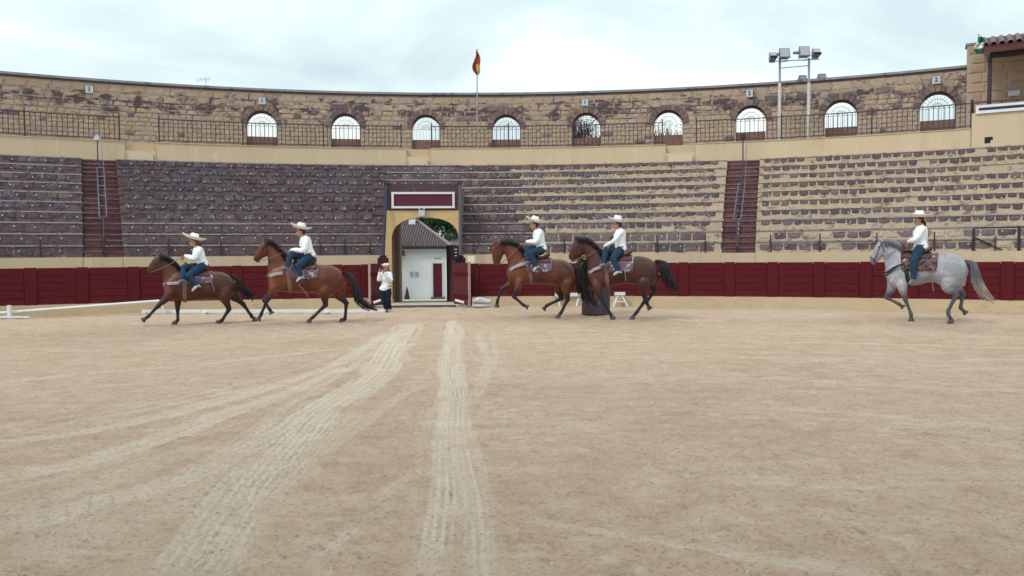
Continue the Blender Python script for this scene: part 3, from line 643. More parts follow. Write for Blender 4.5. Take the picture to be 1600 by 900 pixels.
for tm,hw,zt,zs in arch:     # reveals, soffit, brick sill and grille of every opening
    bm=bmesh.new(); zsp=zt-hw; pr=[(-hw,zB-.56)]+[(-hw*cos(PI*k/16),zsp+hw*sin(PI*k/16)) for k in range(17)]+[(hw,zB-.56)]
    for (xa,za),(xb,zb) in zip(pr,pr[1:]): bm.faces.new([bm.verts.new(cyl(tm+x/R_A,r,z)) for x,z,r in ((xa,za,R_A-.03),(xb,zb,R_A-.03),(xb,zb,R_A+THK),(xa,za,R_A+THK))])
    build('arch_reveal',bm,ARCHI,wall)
    bm=bmesh.new(); arc_box(bm,tm-hw/R_A+.0003,tm+hw/R_A-.0003,R_A+.12,R_A+.42,ZB0,zs,seg=2); build('arch_sill',bm,SILL,wall)
    
    bm=bmesh.new(); rG=R_A+.36; P3=lambda x,z: cyl(tm+x/R_A,rG,z)
    for q in (.33,.62,.9): tube(bm,[P3(hw*q*cos(PI*k/14),zsp+hw*q*sin(PI*k/14)) for k in range(15)],.010,4)
    for k in range(13): 
        aa=PI*k/12; tube(bm,[P3(hw*.12*cos(aa),zsp+hw*.12*sin(aa)),P3(hw*.98*cos(aa),zsp+hw*.98*sin(aa))],.008,4)
    for k in range(9): x=-hw+2*hw*(k+.5)/9; tube(bm,[P3(x,zs),P3(x,zsp)],.008,4)
    tube(bm,[P3(-hw,zsp),P3(hw,zsp)],.012,4)
    build('window_grille',bm,M('pale_grille',(.30,.36,.42),(.26,.3,.36),bump=0),wall)
bm=bmesh.new(); arc_box(bm,TW0,TW1,R_A-.10,R_A+THK+.1,ZT+.06,zA,seg=60); 
build('coping',bm,COPE,wall)
bm=bmesh.new(); arc_box(bm,TW0,TW1,R_A-.05,R_A+THK+.05,ZT-.01,ZT+.062,seg=60); build('coping_bed',bm,M('dark_bed',(.10,.085,.10),(.07,.06,.075),bump=.3),wall)
# stones of the wall, course by course
its=[]; z=ZB0+.05; ci=0
while z<ZT-.1:
    top= z>ZT-.95
    h=random.uniform(.30,.35) if top else random.uniform(.16,.25)
    if z+h>ZT-.08: h=ZT-.012-z
    if h<.1: break
    t=T(-60,R_A,z)+random.uniform(0,.01); te=TW1
    ex=[]
    for tm,hw,zt,zs in arch:
        zsp=zt-hw; ro=hw+.27; zc=z+h/2
        if zc<zsp: ex.append((tm-(hw+.03)/R_A,tm+(hw+.03)/R_A))
        elif zc-zsp<ro: xo=math.sqrt(ro*ro-max(0,z-zsp)**2) if z>zsp else ro; ex.append((tm-(xo+.01)/R_A,tm+(xo+.01)/R_A))
    while t<te:
        w=random.uniform(.5,1.1) if top else random.uniform(.22,.62)
        t2=t+w/R_A; hit=None
        for a,b in ex:
            if t<b and t2>a: hit=(a,b); break
        if hit:
            if hit[0]-t>.14/R_A: t2=hit[0]; nxt=hit[1]
            else: t=hit[1]; continue
        else: nxt=t2
        if t2>te: t2=te; nxt=te+1
        ww=(t2-t)*R_A; tc2=(t+t2)/2; zc=z+h/2; Xp,_=proj(cyl(tc2,R_A,zc))
        nn=mnoise.noise(Vector((tc2*R_A*.55,zc*1.6,1.7))); band=math.exp(-((zc-(ztm+.12))/.55)**2) if Xp>380 else math.exp(-((zc-(zsm+.25))/.75)**2)*.9
        pd=(.01+ .14*max(0,min(1,nn*3.2+.3))*band) + (.03 if zc<zsm+.3 else 0)
        if top and zc>ZT-.42: pd*=.15
        mt=random.choice(DTAN) if random.random()<pd else random.choice(TAN)
        gap=.012 if top else random.uniform(.012,.030)
        its.append((tc2,R_A-(.018 if top else random.uniform(.015,.04)),zc,max(.08,ww-gap),h-gap,.12,mt)); t=nxt
    z+=h; ci+=1
place_blocks(wall,its,'stone')
# arch ring stones
for tm,hw,zt,zs in arch:
    zsp=zt-hw; nv=11
    for k in range(nv):
        a0=PI*k/nv; a1=PI*(k+1)/nv; gp=.02; ro=hw+.27+random.uniform(-.05,.05); P=[]
        for r in (R_A-.05,R_A+.1):
            for q,aa in ((hw+.005,a0+gp),(ro,a0+gp*.8),(ro,a1-gp*.8),(hw+.005,a1-gp)): P.append(cyl(tm+q*cos(aa)/R_A,r,zsp+q*sin(aa)))
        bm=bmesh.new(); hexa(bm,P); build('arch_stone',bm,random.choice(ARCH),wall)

# number plaques
def text_mesh(txt,size):
    cu=bpy.data.curves.new('digit','FONT'); cu.body=txt; cu.size=size; cu.align_x='CENTER'; cu.align_y='CENTER'; cu.extrude=.004; cu.offset=.008
    o=bpy.data.objects.new('digit',cu); COL.objects.link(o); dg=bpy.context.evaluated_depsgraph_get(); me=bpy.data.meshes.new_from_object(o.evaluated_get(dg)); bpy.data.objects.remove(o); me.materials.clear(); me.materials.append(DIGIT); return me
for X,Y,tx,lab in ((139.5,139.5,'1','small white plaque reading 1 at the wall left end, no arch below'),(409.5,157.5,'1','small white plaque reading 1 above the leftmost arched opening'),(914,160,'1','small white plaque reading 1 above the fifth arched opening from the left'),(1171,146,'2','small white plaque reading 2 above the arched opening left of the floodlight masts'),(1463,125,'2','small white plaque reading 2 above the rightmost arched opening')):
    t,z=on_cyl(X,Y,R_A-.08); e=empty('number_plaque',cyl(t,R_A-.08,z),-t); tag(e,lab,'sign','number plaques on the stone wall')
    bm=bmesh.new(); box(bm,(0,0,0),(.31,.03,.32)); build('plate',bm,PLQ,e,world=False)
    bm=bmesh.new(); box(bm,(0,.005,.175),(.34,.05,.03)); build('frame_edge',bm,COPE,e,world=False)
    me=text_mesh(tx,.26); o=link('digit',me,e); o.location=(0,-.018,0); o.rotation_euler=(PI/2,0,0)

# ------------------------------------------------------------------ iron railings on the parapet
bal=None
def railing(px,label):
    global bal
    r=R_C+.16; ts=[T(x,r,zB) for x in px]; hR=1.0
    e=empty('iron_railing',cyl((ts[0]+ts[-1])/2,r,zB)); tag(e,label,'railing','iron railings on the cream parapet')
    for t in ts:
        bm=bmesh.new(); p=cyl(t,r,zB); box(bm,p+Vector((0,0,.54)),(.055,.055,1.1),-t); lathe(bm,[(.01,1.09),(.035,1.12),(.01,1.16)],p,6); build('post',bm,IRON,e)
    for zz,hh in ((zB+.98,.035),(zB+.10,.03)):
        bm=bmesh.new(); arc_box(bm,ts[0],ts[-1],r-.018,r+.018,zz,zz+hh); build('rail',bm,IRON,e)
    inv=Matrix.Translation(e.location).inverted()
    if bal is None:
        bal=bpy.data.meshes.new('baluster'); bm=bmesh.new(); box(bm,(0,0,.54),(.027,.027,.90)); bm.to_mesh(bal); bm.free(); bal.materials.append(IRON)
    for a,b in zip(ts,ts[1:]):
        n=max(2,round((b-a)*r/.185))
        for k in range(1,n):
            t=a+(b-a)*k/n; o=bpy.data.objects.new('baluster',bal); COL.objects.link(o); o.parent=e; o.matrix_parent_inverse=inv; o.location=cyl(t,r,zB); o.rotation_euler[2]=-t
railing([-120,39,187],'black iron railing at the left end of the parapet, below the plaque without an arch')
railing([249,380,505.5,627],'black iron railing across the two leftmost arched openings')
railing([674.5,794.5,913,1035],'black iron railing in the middle of the parapet, behind the flagpole')
railing([1088,1221,1362,1517],'black iron railing behind the floodlight masts, up to the box on the right')

# ------------------------------------------------------------------ arch gateway
rG=R_D-.06; gx0,gx1=T(XP0,rG,2),T(XP1,rG,2); _,zg=on_cyl(660,329,rG); _,zt_=on_cyl(660,287,rG); _,zat=on_cyl(664,340,rG)
ox0,ox1=T(612.5,rG,1.5),T(716.5,rG,1.5); om=(ox0+ox1)/2; ohw=(ox1-ox0)*rG/2; rise=.78; zsp=zat-rise
gate=empty('arch_gateway',cyl(om,rG)); tag(gate,'cream arched gateway with tunnel through the stands, below the maroon sign','gateway')
prof=[(-ohw,-.7)]+[(-ohw*math.copysign(abs(cos(PI*k/20))**.8,cos(PI*k/20)),zsp+rise*sin(PI*k/20)**.85) for k in range(21)]+[(ohw,-.7)]
def gp(x,z,r): return cyl(om+x/rG,r,z)
bm=bmesh.new()
for r in (rG,rG+.36):
    xl=(gx0-om)*rG; xr=(gx1-om)*rG
    F4=lambda a,b,c,d: bm.faces.new([bm.verts.new(gp(x,z,r)) for x,z in (a,b,c,d)])
    F4((xl,-.7),(-ohw,-.7),(-ohw,zg),(xl,zg)); F4((ohw,-.7),(xr,-.7),(xr,zg),(ohw,zg))
    for (xa,za),(xb,zb) in zip(prof[1:-1],prof[2:-1]):
        if xb>xa: F4((xa,za),(xb,zb),(xb,zg),(xa,zg))
for x in (xl,xr): bm.faces.new([bm.verts.new(gp(x,z,r)) for z,r in ((-.7,rG),(-.7,rG+.36),(zg,rG+.36),(zg,rG))])
for (xa,za),(xb,zb) in zip(prof,prof[1:]): bm.faces.new([bm.verts.new(gp(x,z,r)) for x,z,r in ((xa,za,rG-.02),(xb,zb,rG-.02),(xb,zb,rG+.36),(xa,za,rG+.36))])
build('arch_surround',bm,M('cream_gateway',(.60,.42,.22),(.54,.38,.20),scale=1.5,c3=(.40,.27,.16),p3=(.6,.78),s3=2,bump=.25,bscale=20),gate)
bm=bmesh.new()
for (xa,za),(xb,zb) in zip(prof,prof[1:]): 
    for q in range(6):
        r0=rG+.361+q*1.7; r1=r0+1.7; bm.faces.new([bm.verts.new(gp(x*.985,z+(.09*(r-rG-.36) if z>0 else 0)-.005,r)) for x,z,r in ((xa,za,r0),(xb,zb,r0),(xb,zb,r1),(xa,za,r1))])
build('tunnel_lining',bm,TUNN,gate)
bm=bmesh.new(); arc_box(bm,gx0,gx1,rG,rG+.36,zg+.002,zt_,seg=3); build('panel_above_arch',bm,MARD,gate)
for a,b in ((gx0,ox0),(ox1,gx1)): 
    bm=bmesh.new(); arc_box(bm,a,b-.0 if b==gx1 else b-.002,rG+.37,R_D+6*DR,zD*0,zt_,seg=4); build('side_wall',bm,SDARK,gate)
bm=bmesh.new(); arc_box(bm,gx0+.0005,gx1-.0005,rG+.37,R_D+6.3*DR,zt_-.25,zt_-.03,seg=3); build('top_slab',bm,NOSE,gate)
bm=bmesh.new(); 
for a,b,za,zb in ((R_D+.1,R_D+26,-.015,-1.33),):
    n=12
    for k in range(n): bm.faces.new([bm.verts.new(cyl(t,r,z)) for t,r,z in ((ox0-.03,a+(b-a)*k/n,za+(zb-za)*k/n),(ox1+.03,a+(b-a)*k/n,za+(zb-za)*k/n),(ox1+.03,a+(b-a)*(k+1)/n,za+(zb-za)*(k+1)/n),(ox0-.03,a+(b-a)*(k+1)/n,za+(zb-za)*(k+1)/n))])
build('ramp',bm,CONC,kind='structure')
bm=bmesh.new(); arc_box(bm,ox0-.004,ox1+.004,R_F+.13,R_D+.12,-.1,.012,seg=2); build('gate_path',bm,CONC,kind='structure')
bm=bmesh.new(); arc_box(bm,T(602,R_F,0),T(712,R_F,0),R_F-.12,R_F+.12,-.1,.045,seg=2); tag(build('threshold',bm,M('threshold_dark',(.12,.09,.09),(.09,.07,.07),bump=.3)),'low dark threshold slab across the open gateway','threshold')
# sign above the arch
t,z0=on_cyl(661,326,rG-.05); _,z1=on_cyl(661,299.5,rG-.05); ta_,tb_=T(611.5,rG-.05,3.8),T(710.5,rG-.05,3.8); ww=(tb_-ta_)*rG; hh=z1-z0
e=empty('name_board',cyl((ta_+tb_)/2,rG-.06,(z0+z1)/2),-(ta_+tb_)/2); tag(e,'blank maroon board with white frame fixed above the arch gateway','sign')
bm=bmesh.new(); box(bm,(0,.03,0),(ww-.1,.04,hh-.1)); build('board',bm,MARS,e,world=False)
for s in(-1,1):
    bm=bmesh.new(); box(bm,(0,.0,s*(hh/2-.05)),(ww,.06,.075)); build('frame_bar',bm,WPAINT,e,world=False)
    bm=bmesh.new(); box(bm,(s*(ww/2-.045),.0,0),(.08,.055,hh-.176)); build('frame_bar',bm,WPAINT,e,world=False)
# lamp box under the sign
t,z=on_cyl(659,333.5,rG-.1); e=empty('lamp_box',cyl(t,rG-.09,z),-t); tag(e,'small pale grey box with two tiny spotlights between the arch and the maroon board','lamp')
bm=bmesh.new(); box(bm,(0,0,0),(.23,.14,.24)); box(bm,(0,-.075,0),(.17,.02,.18)); build('box',bm,PLQ,e,world=False)
for s in(-1,1):
    bm=bmesh.new(); lathe(bm,[(.02,0),(.05,.03),(.05,.1)],M=Matrix.Translation((s*.085,0,.17))@Matrix.Rotation(R_(70),4,'X'),n=8); build('spotlight',bm,PLQ,e,world=False)
for Xa,Xb,lab,mt in ((604,598.5,'dark blue grey steel pole leaning beside the left edge of the gateway',M('pole_blue',(.055,.06,.10),(.035,.04,.07),bump=.1)),(718.5,719.5,'grey steel pole standing beside the right edge of the gateway',M('pole_mauve',(.13,.105,.14),(.09,.07,.10),bump=.1))):
    a=at_depth(Xa,287,29.5*S/1.125); b=at_depth(Xb,404,28.9*S/1.125); e=empty('steel_pole',(b.x,b.y,0)); tag(e,lab,'pole')
    bm=bmesh.new(); tube(bm,[(b.x,b.y,0),b,a],[.06,.06,.05],8); build('shaft',bm,mt,e); bm=bmesh.new(); box(bm,a+Vector((0,0,.05)),(.16,.16,.12)); build('head',bm,IRON,e)
    bm=bmesh.new(); box(bm,(b.x,b.y,b.z-.25),(.34,.3,.55)); box(bm,(b.x,b.y,b.z+.06),(.22,.2,.1)); build('hinge_housing',bm,M('hinge_dark',(.06,.015,.025),(.04,.012,.02),bump=.2),e)
e=empty('inner_gate_leaf',cyl(ox1-.006,R_D+1)); tag(e,'dark maroon inner gate leaf folded against the right side of the tunnel','gate')
a=at_depth(698.5,400,32.0*S/1.125); b=at_depth(712,400,29.6*S/1.125); plank_wall(e,(a.x,a.y),(b.x,b.y),0.0,2.02*S/1.125,MARG,4) if False else plank_wall(e,(a.x,a.y,0),(b.x,b.y,0),-.1,2.08,M('inner_gate',(.13,.04,.05),(.085,.03,.04),bump=.3,stretch=(3,3,1)),4)
b=at_depth(712,395,28.6*S/1.125); e=empty('control_box',b); tag(e,'black control box with small pale markings fixed at the right jamb of the gateway','box')
bm=bmesh.new(); box(bm,b,(.22,.14,.48)); build('case',bm,BLACK,e); 
for k in range(3):
    bm=bmesh.new(); box(bm,b+Vector((.01,-.075,.12-k*.11)),(.10-.02*k,.01,.03)); build('marking',bm,PLQ,e)

# ------------------------------------------------------------------ white house behind the gateway
DB=55.0
def bp_(X,Y,D=DB): return at_depth(X,Y,D)
house=empty('white_house',(bp_(660,466).x,DB,GZ)); tag(house,'low whitewashed house with clay tile roof and dark maroon door, seen through the gateway','house')
xr=bp_(699,400).x; xl=xr-8.5; ze=bp_(660,388).z
bm=bmesh.new(); box(bm,((xl+xr)/2,DB+2.5,(ze+GZ)/2),(xr-xl,5.0,ze-GZ)); build('wall',bm,WWALL,house)
xa,xb=bp_(677,440).x,bp_(691,440).x; zt2=bp_(684,411.5).z
bm=bmesh.new(); box(bm,((xa+xb)/2,DB-.02,(zt2-1.2)/2),(xb-xa,.05,zt2+1.2)); 
dr=build('door',bm,M('house_door',(.11,.018,.03),(.08,.012,.022),bump=.2,stretch=(6,6,1)),house)
for q in (xa-.06,xb+.06):
    bm=bmesh.new(); box(bm,(q,DB-.03,(zt2-1.2)/2),(.11,.09,zt2+1.3)); build('door_frame',bm,WPAINT,house)
bm=bmesh.new(); box(bm,((xa+xb)/2,DB-.033,zt2+.06),(xb-xa+.23,.09,.12)); build('door_frame',bm,WPAINT,house)
bm=bmesh.new(); box(bm,((xa+xb)/2,DB-.1,-1.26),(xb-xa+.3,.25,.14)); build('door_step',bm,SILL,house)
for X0 in (640.5,648.5):
    a=bp_(X0,424.5);b=bp_(X0+6,432.5); bm=bmesh.new(); box(bm,((a.x+b.x)/2,DB-.03,(a.z+b.z)/2),(b.x-a.x,.04,a.z-b.z)); p=build('tile_panel',bm,M('tile_panel_grey',(.42,.44,.48),(.55,.57,.6),scale=12,bump=0),house)
    bm=bmesh.new(); box(bm,((a.x+b.x)/2,DB-.055,(a.z+b.z)/2),((b.x-a.x)*.6,.02,(a.z-b.z)*.5)); build('picture',bm,M('panel_pattern',(.25,.27,.33),(.5,.5,.5),scale=22,bump=0),p)
a=bp_(684,404); bm=bmesh.new(); box(bm,(a.x,DB-.02,a.z),(.5,.03,.06)); build('house_sign',bm,M('sign_grey',(.4,.42,.46),(.3,.32,.36),scale=20,bump=0),house)
bm=bmesh.new(); box(bm,((xl+xr)/2,DB-.2,ze+.0),(xr-xl+.5,.55,.10)); build('eave',bm,M('eave_dark',(.035,.03,.05),(.05,.04,.06),bump=.1),house)
rp=at_depth(652,346,DB+4.2); zr=rp.z; xrdg=rp.x; e0=Vector((xl-.3,DB-.5,ze+.07)); e1=Vector((xr+.3,DB-.5,ze+.07)); r0v=Vector((xl-.3,DB+4.2,zr)); r1v=Vector((xrdg,DB+4.2,zr)); eb=Vector((xr+.3,DB+8.5,ze+.07))
bm=bmesh.new(); 
for q in ((e0,e1,r1v,r0v),(e1,eb,r1v),(r0v,r1v,eb,Vector((xl-.3,DB+8.5,ze+.07)))): bm.faces.new([bm.verts.new(p) for p in q])
rf=build('roof',bm,TILE,house)
bm=bmesh.new(); n=52
for k in range(n):     # rows of half round tiles laid down the slope
    x=e0.x+(e1.x-e0.x)*(k+.5)/n; f=1 if x<xrdg else 1-(x-xrdg)/(e1.x-xrdg); a=Vector((x,e0.y,e0.z+.03)); b=Vector((x,e0.y+(r0v.y-e0.y)*f,e0.z+.03+(zr-e0.z)*f)); 
    m_=max(2,int((b-a).length/.5)); tube(bm,[a.lerp(b,q/m_)+Vector((random.uniform(-.015,.015),0,random.uniform(0,.03))) for q in range(m_+1)],.075,6)
build('tile_row',bm,TILE,rf,kind='stuff')
bm=bmesh.new(); tube(bm,[e1+Vector((0,0,.08)),r1v+Vector((0,0,.08)),r0v+Vector((0,0,.08))],.11,6); build('ridge_tile',bm,M('ridge_pale',(.30,.25,.25),(.22,.18,.18),scale=8,bump=.4),rf)
bm=bmesh.new(); c=at_depth(644,341,DB+3.6); box(bm,c-Vector((0,0,.1)),(.45,.4,.75)); box(bm,c+Vector((0,0,.31)),(.55,.5,.07)); build('chimney',bm,WWALL,rf)
# porch hood
c=bp_(627,397,DB-.3); e=empty('porch_hood',c); tag(e,'small dark tiled hood on the left of the white house wall','roof'); 
bm=bmesh.new(); box(bm,c-Vector((.15,0,.08)),(.75,.6,.06)); build('board',bm,BLACK,e); bm=bmesh.new()
for k in range(5): tube(bm,[c+Vector((-.5+k*.16,.3,.12)),c+Vector((-.48+k*.16,-.32,-.03))],.07,6)
build('hood_tile',bm,TILE,e)
c=bp_(636,458,DB-.6); e=empty('folded_parasol',(c.x,c.y,GZ+.01)); tag(e,'dark folded cone shaped cover leaning against the white house wall','parasol')
bm=bmesh.new(); lathe(bm,[(.2,0),(.18,.13),(.12,.45),(.05,.78),(.015,.88)],(c.x,c.y,GZ+.02),8,wob=None); build('cover',bm,IRON,e); bm=bmesh.new(); lathe(bm,[(.19,0),(.19,.04)],(c.x,c.y,GZ+.01),8); build('base',bm,BLACK,e)
# low neighbouring roof to the right
c=at_depth(706,380,68); e=empty('shed',(c.x+1,c.y+2,GZ)); tag(e,'low grey roofed shed behind the white house at the right of the tunnel view','shed')
bm=bmesh.new(); box(bm,(c.x+1.4,c.y+2,(c.z+GZ)/2-.1),(4.2,4,c.z-GZ)); build('wall',bm,WWALL,e)
bm=bmesh.new(); z_=c.z-.15
for q in (((-.9,-.3,0),(3.8,-.3,0),(3.3,2,.75),(.2,2,.75)),((-.9,-.3,0),(.2,2,.75),(-.9,4.3,0))): bm.faces.new([bm.verts.new(Vector((c.x+x,c.y+y,z_+z))) for x,y,z in q])
build('roof',bm,M('shed_roof',(.24,.22,.24),(.18,.16,.18),scale=5,bump=.4),e)

# ------------------------------------------------------------------ trees
LEAF={}
def leafmat(n,c):
    return M('foliage_'+n,c,tuple(x*.45 for x in c),scale=.9,rough=.6,c3=tuple(x*1.7 for x in c),p3=(.58,.7),s3=1.6,bump=0,spec=.3)
BARK=M('bark',(.11,.085,.07),(.07,.055,.05),scale=8,bump=.5)
def tree(x,y,h,cr,label,mat,nleaf=9000,ls=.14,sparse=False,group='trees behind the stone wall'):
    rnd=random.Random(int(x*100+y)); e=empty('tree',(x,y,GZ)); tag(e,label,'tree',group)
    bm=bmesh.new(); base=Vector((x,y,GZ-.03)); tips=[]
    tp=base+Vector((rnd.uniform(-.3,.3),0,h*.55)); tube(bm,[base,base.lerp(tp,.5)+Vector((.12,0,0)),tp],[h*.03,h*.023,h*.016],8)
    for k in range(20 if sparse==60 else 11):
        a=rnd.uniform(0,2*PI); s=base.lerp(tp,rnd.uniform(.8 if sparse==60 else .45,1)); L=cr*rnd.uniform(.6,1.05); m_=s+Vector((cos(a)*L*.5,sin(a)*L*.5,L*.45)); q=m_+Vector((cos(a)*L*.45,sin(a)*L*.45,rnd.uniform(.1,.6)*L)); tube(bm,[s,m_,q],[h*.011,h*.007,.02],6); tips.append(q); tips.append(m_)
        for j in range(7 if sparse==60 else 5):
            v=Vector((rnd.gauss(0,1),rnd.gauss(0,1),rnd.uniform(-.2,1.2))).normalized(); s2=m_.lerp(q,rnd.random()); q2=s2+v*cr*rnd.uniform(.25,.55); tube(bm,[s2,s2.lerp(q2,.5)+Vector((0,0,.06)),q2],[.035,.022,.01],4); tips.append(q2)
            if sparse:
                for i in range(16 if sparse==60 else sparse):
                    v2=(v+Vector((rnd.gauss(0,.6),rnd.gauss(0,.6),rnd.gauss(0,.6)))).normalized(); s3=s2.lerp(q2,rnd.random()); tube(bm,[s3,s3+v2*cr*.16,s3+v2*cr*.3+Vector((0,0,.1))],[.024,.016,.010],3)
    build('trunk',bm,BARK,e,smooth=True)
    V=[];Fc=[]
    cl=[(tips[rnd.randrange(len(tips))]+Vector((rnd.gauss(0,.25),rnd.gauss(0,.25),rnd.gauss(0,.2)))*cr*.5,rnd.uniform(.16,.34)*cr) for _ in range(46)]
    for k in range(nleaf):
        c,r=cl[rnd.randrange(len(cl))]; d=Vector((rnd.gauss(0,1),rnd.gauss(0,1),rnd.gauss(0,.8))); d.normalize(); p=c+d*r*rnd.uniform(.35,1.05)**.6
        u=Vector((rnd.gauss(0,1),rnd.gauss(0,1),rnd.gauss(0,1))).normalized(); v=u.cross(d+Vector((.01,.02,.03))).normalized(); s=ls*rnd.uniform(.6,1.3)
        b0=len(V); V+= [p-u*s,p+v*s*.45,p+u*s,p-v*s*.45]; Fc.append((b0,b0+1,b0+2,b0+3))
    me=bpy.data.meshes.new('crown'); me.from_pydata(V,[],Fc); me.update(); me.materials.append(mat); link('crown',me,e,world=True)
GDK=leafmat('deep',(.040,.095,.038)); GMD=leafmat('mid',(.08,.15,.045)); GGR=leafmat('greyish',(.045,.055,.045))
def treeat(X,D,h,cr,*a,**k): p=at_depth(X,396,D); tree(p.x,p.y,h,cr,*a,**k)
treeat(672,70,9.6,3.8,'dense dark green tree directly above the white house roof',GDK,nleaf=16000,ls=.13,group='trees behind the white house')
treeat(702,74,9.8,4.0,'dark blue green tree above the grey shed roof',leafmat('bluish',(.040,.080,.048)),nleaf=16000,ls=.13,group='trees behind the white house')
treeat(693,65,5.6,1.6,'small bright green bush tree between the house roof and the shed',GMD,nleaf=5000,ls=.10,group='trees behind the white house')
treeat(915,50,14.8,3.0,'bare twiggy tree filling the fifth arched opening from the left',GGR,nleaf=5200,ls=.06,sparse=60)
treeat(1050,50,14.6,3.0,'bare twiggy tree filling the sixth arched opening from the left',GGR,nleaf=4400,ls=.06,sparse=60)
treeat(545,52,12.6,1.7,'thin tree top just visible in the second arched opening from the left',GGR,nleaf=300,ls=.10,sparse=12)
treeat(1316,50,13.2,2.4,'low scrubby tree top along the bottom of the arched opening right of the masts',GGR,nleaf=600,ls=.10,sparse=12)
treeat(1178,52,11.6,1.5,'low tree top along the bottom of the arched opening left of the masts',GGR,nleaf=300,ls=.10,sparse=12)

# ------------------------------------------------------------------ president's box at the right
pal=empty('presidents_box',cyl(T(1560,R_C,6),R_C+1)); tag(pal,'roofed box with ashlar back wall and tiled roof right of the stone wall','building')
tE=T(1830,R_C,zB); _,zp=on_cyl(1520,177.5,R_C)
bm=bmesh.new(); arc_box(bm,TP+.0006,tE,R_C-.04,R_C+.32,zC-1,zp); build('front_wall',bm,CREAM,pal)
bm=bmesh.new(); arc_box(bm,TP+.0006,tE,R_C+.33,R_A+.5,zp-.5,zp-.3); build('floor',bm,CONC,pal)
t_,z_=on_cyl(1543,219,R_C-.05); bm=bmesh.new(); box(bm,cyl(t_,R_C-.035,z_),(.20,.03,.24),-t_); box(bm,cyl(t_+.0032,R_C-.037,z_+.06),(.10,.03,.12),-t_); build('square_vent',bm,BLACK,pal)
_,ztp=on_cyl(1515,71,R_A-.1); tp0=T(1510.5,R_A-.1,9); 
bm=bmesh.new(); arc_box(bm,tp0,tE,R_A-.10,R_A+.6,zB-1,ztp,seg=12); build('back_wall',bm,M('ashlar_mortar',(.42,.34,.29),(.36,.29,.25),scale=3,bump=.4),pal)
bm=bmesh.new(); arc_box(bm,tp0-.0015,T(1533,R_A,9),R_A-.14,R_A+.64,ztp+.002,ztp+.09,seg=2); build('pier_cap',bm,COPE,pal)
ASH=[M('ashlar_%s'%n,c,tuple(x*.85 for x in c),scale=6,c3=(.24,.17,.15),p3=(.62,.75),s3=3,bump=.6,bscale=25) for n,c in (('tan',(.44,.31,.225)),('pink',(.43,.30,.235)),('brown',(.39,.275,.205)))]
its=[]; z=zp-.4; k=0
while z<ztp-.15:
    h=.40 if z+.8<ztp else ztp-z; t=tp0+.001+(k%2)*.003
    first=True
    while t<T(1690,R_A,8):
        w=random.uniform(.62,.95) if not first else random.choice([.4,.65]); first=False
        its.append((t+w/2/R_A,R_A-.135,z+h/2,w-.035,h-.04,.10,random.choice(ASH))); t+=w/R_A
    z+=h; k+=1
place_blocks(pal,its,'ashlar_block')
t_,z_=on_cyl(1584,146,R_A-.2); bm=bmesh.new(); box(bm,cyl(t_,R_A-.24,z_),(.42,.03,.2),-t_); build('plaque',bm,PLQ,pal)
# roof: beam, fascia, deck, tiles
rE=R_C-.35; _,zb0=on_cyl(1548,88,R_C); _,ze0=on_cyl(1545,80,rE); _,ze1=on_cyl(1545,68,rE); tR0=T(1536,rE,ze0); _,zrr=on_cyl(1570,56,R_A-1)
bm=bmesh.new(); arc_box(bm,tR0+.006,tE,R_C-.0,R_C+.22,zb0-.04,ze0+.02,seg=6); build('beam',bm,M('beam_dark',(.05,.028,.04),(.035,.02,.03),bump=.2),pal)
bm=bmesh.new()
n=10
for k in range(n):
    a=tR0+(tE-tR0)*k/n; b=tR0+(tE-tR0)*(k+1)/n; q0=[cyl(a,rE,ze0),cyl(b,rE,ze0),cyl(b,rE,ze1-.06),cyl(a,rE,ze1-.06)]; q1=[cyl(a,R_A+.4,ze0+.98),cyl(b,R_A+.4,ze0+.98),cyl(b,R_A+.4,ze1+.97),cyl(a,R_A+.4,ze1+.97)]
    hexa(bm,[q0[0],q0[1],q1[1],q1[0],q0[3],q0[2],q1[2],q1[3]])
rf=build('roof',bm,WOODD,pal)
tile=bpy.data.meshes.new('roof_tile'); bm=bmesh.new(); nn=6
rg=[]
for y,rr0,z0 in ((0,.115,.0),(.50,.095,.035)):
    for s in (1,.82): rg.append([bm.verts.new((rr0*s*cos(PI*k/nn),y,rr0*s*sin(PI*k/nn)+z0)) for k in range(nn+1)])
for a,b in ((0,2),(1,3),(0,1),(2,3)):
    for k in range(nn): bm.faces.new((rg[a][k],rg[a][k+1],rg[b][k+1],rg[b][k]))
bm.to_mesh(tile); bm.free(); TM=[]
for m_ in TILEP: q=tile.copy(); q.materials.append(m_); q.name='roof_tile'; TM.append(q)
sl=math.atan2(.98,R_A+.4-rE); inv=Matrix.Identity(4)
t=tR0+.002; nc=0
while t<T(1720,rE,ze1):
    for k in range(7):
        r=rE-.08+k*.40; o=bpy.data.objects.new('roof_tile',random.choice(TM)); COL.objects.link(o); o.parent=rf; o.matrix_parent_inverse=rf.matrix_world.inverted() if False else Matrix.Translation(pal.location).inverted()@Matrix.Identity(4) if False else Matrix.Identity(4)
        o.location=cyl(t,r,ze1-.05+(r-rE)*math.tan(sl))-pal.location+Vector((0,0,0)); o.location=cyl(t,r,ze1-.05+(r-rE)*math.tan(sl)); o.rotation_euler=(sl,random.uniform(-.05,.05),-t+random.uniform(-.03,.03))
    t+=.275/rE
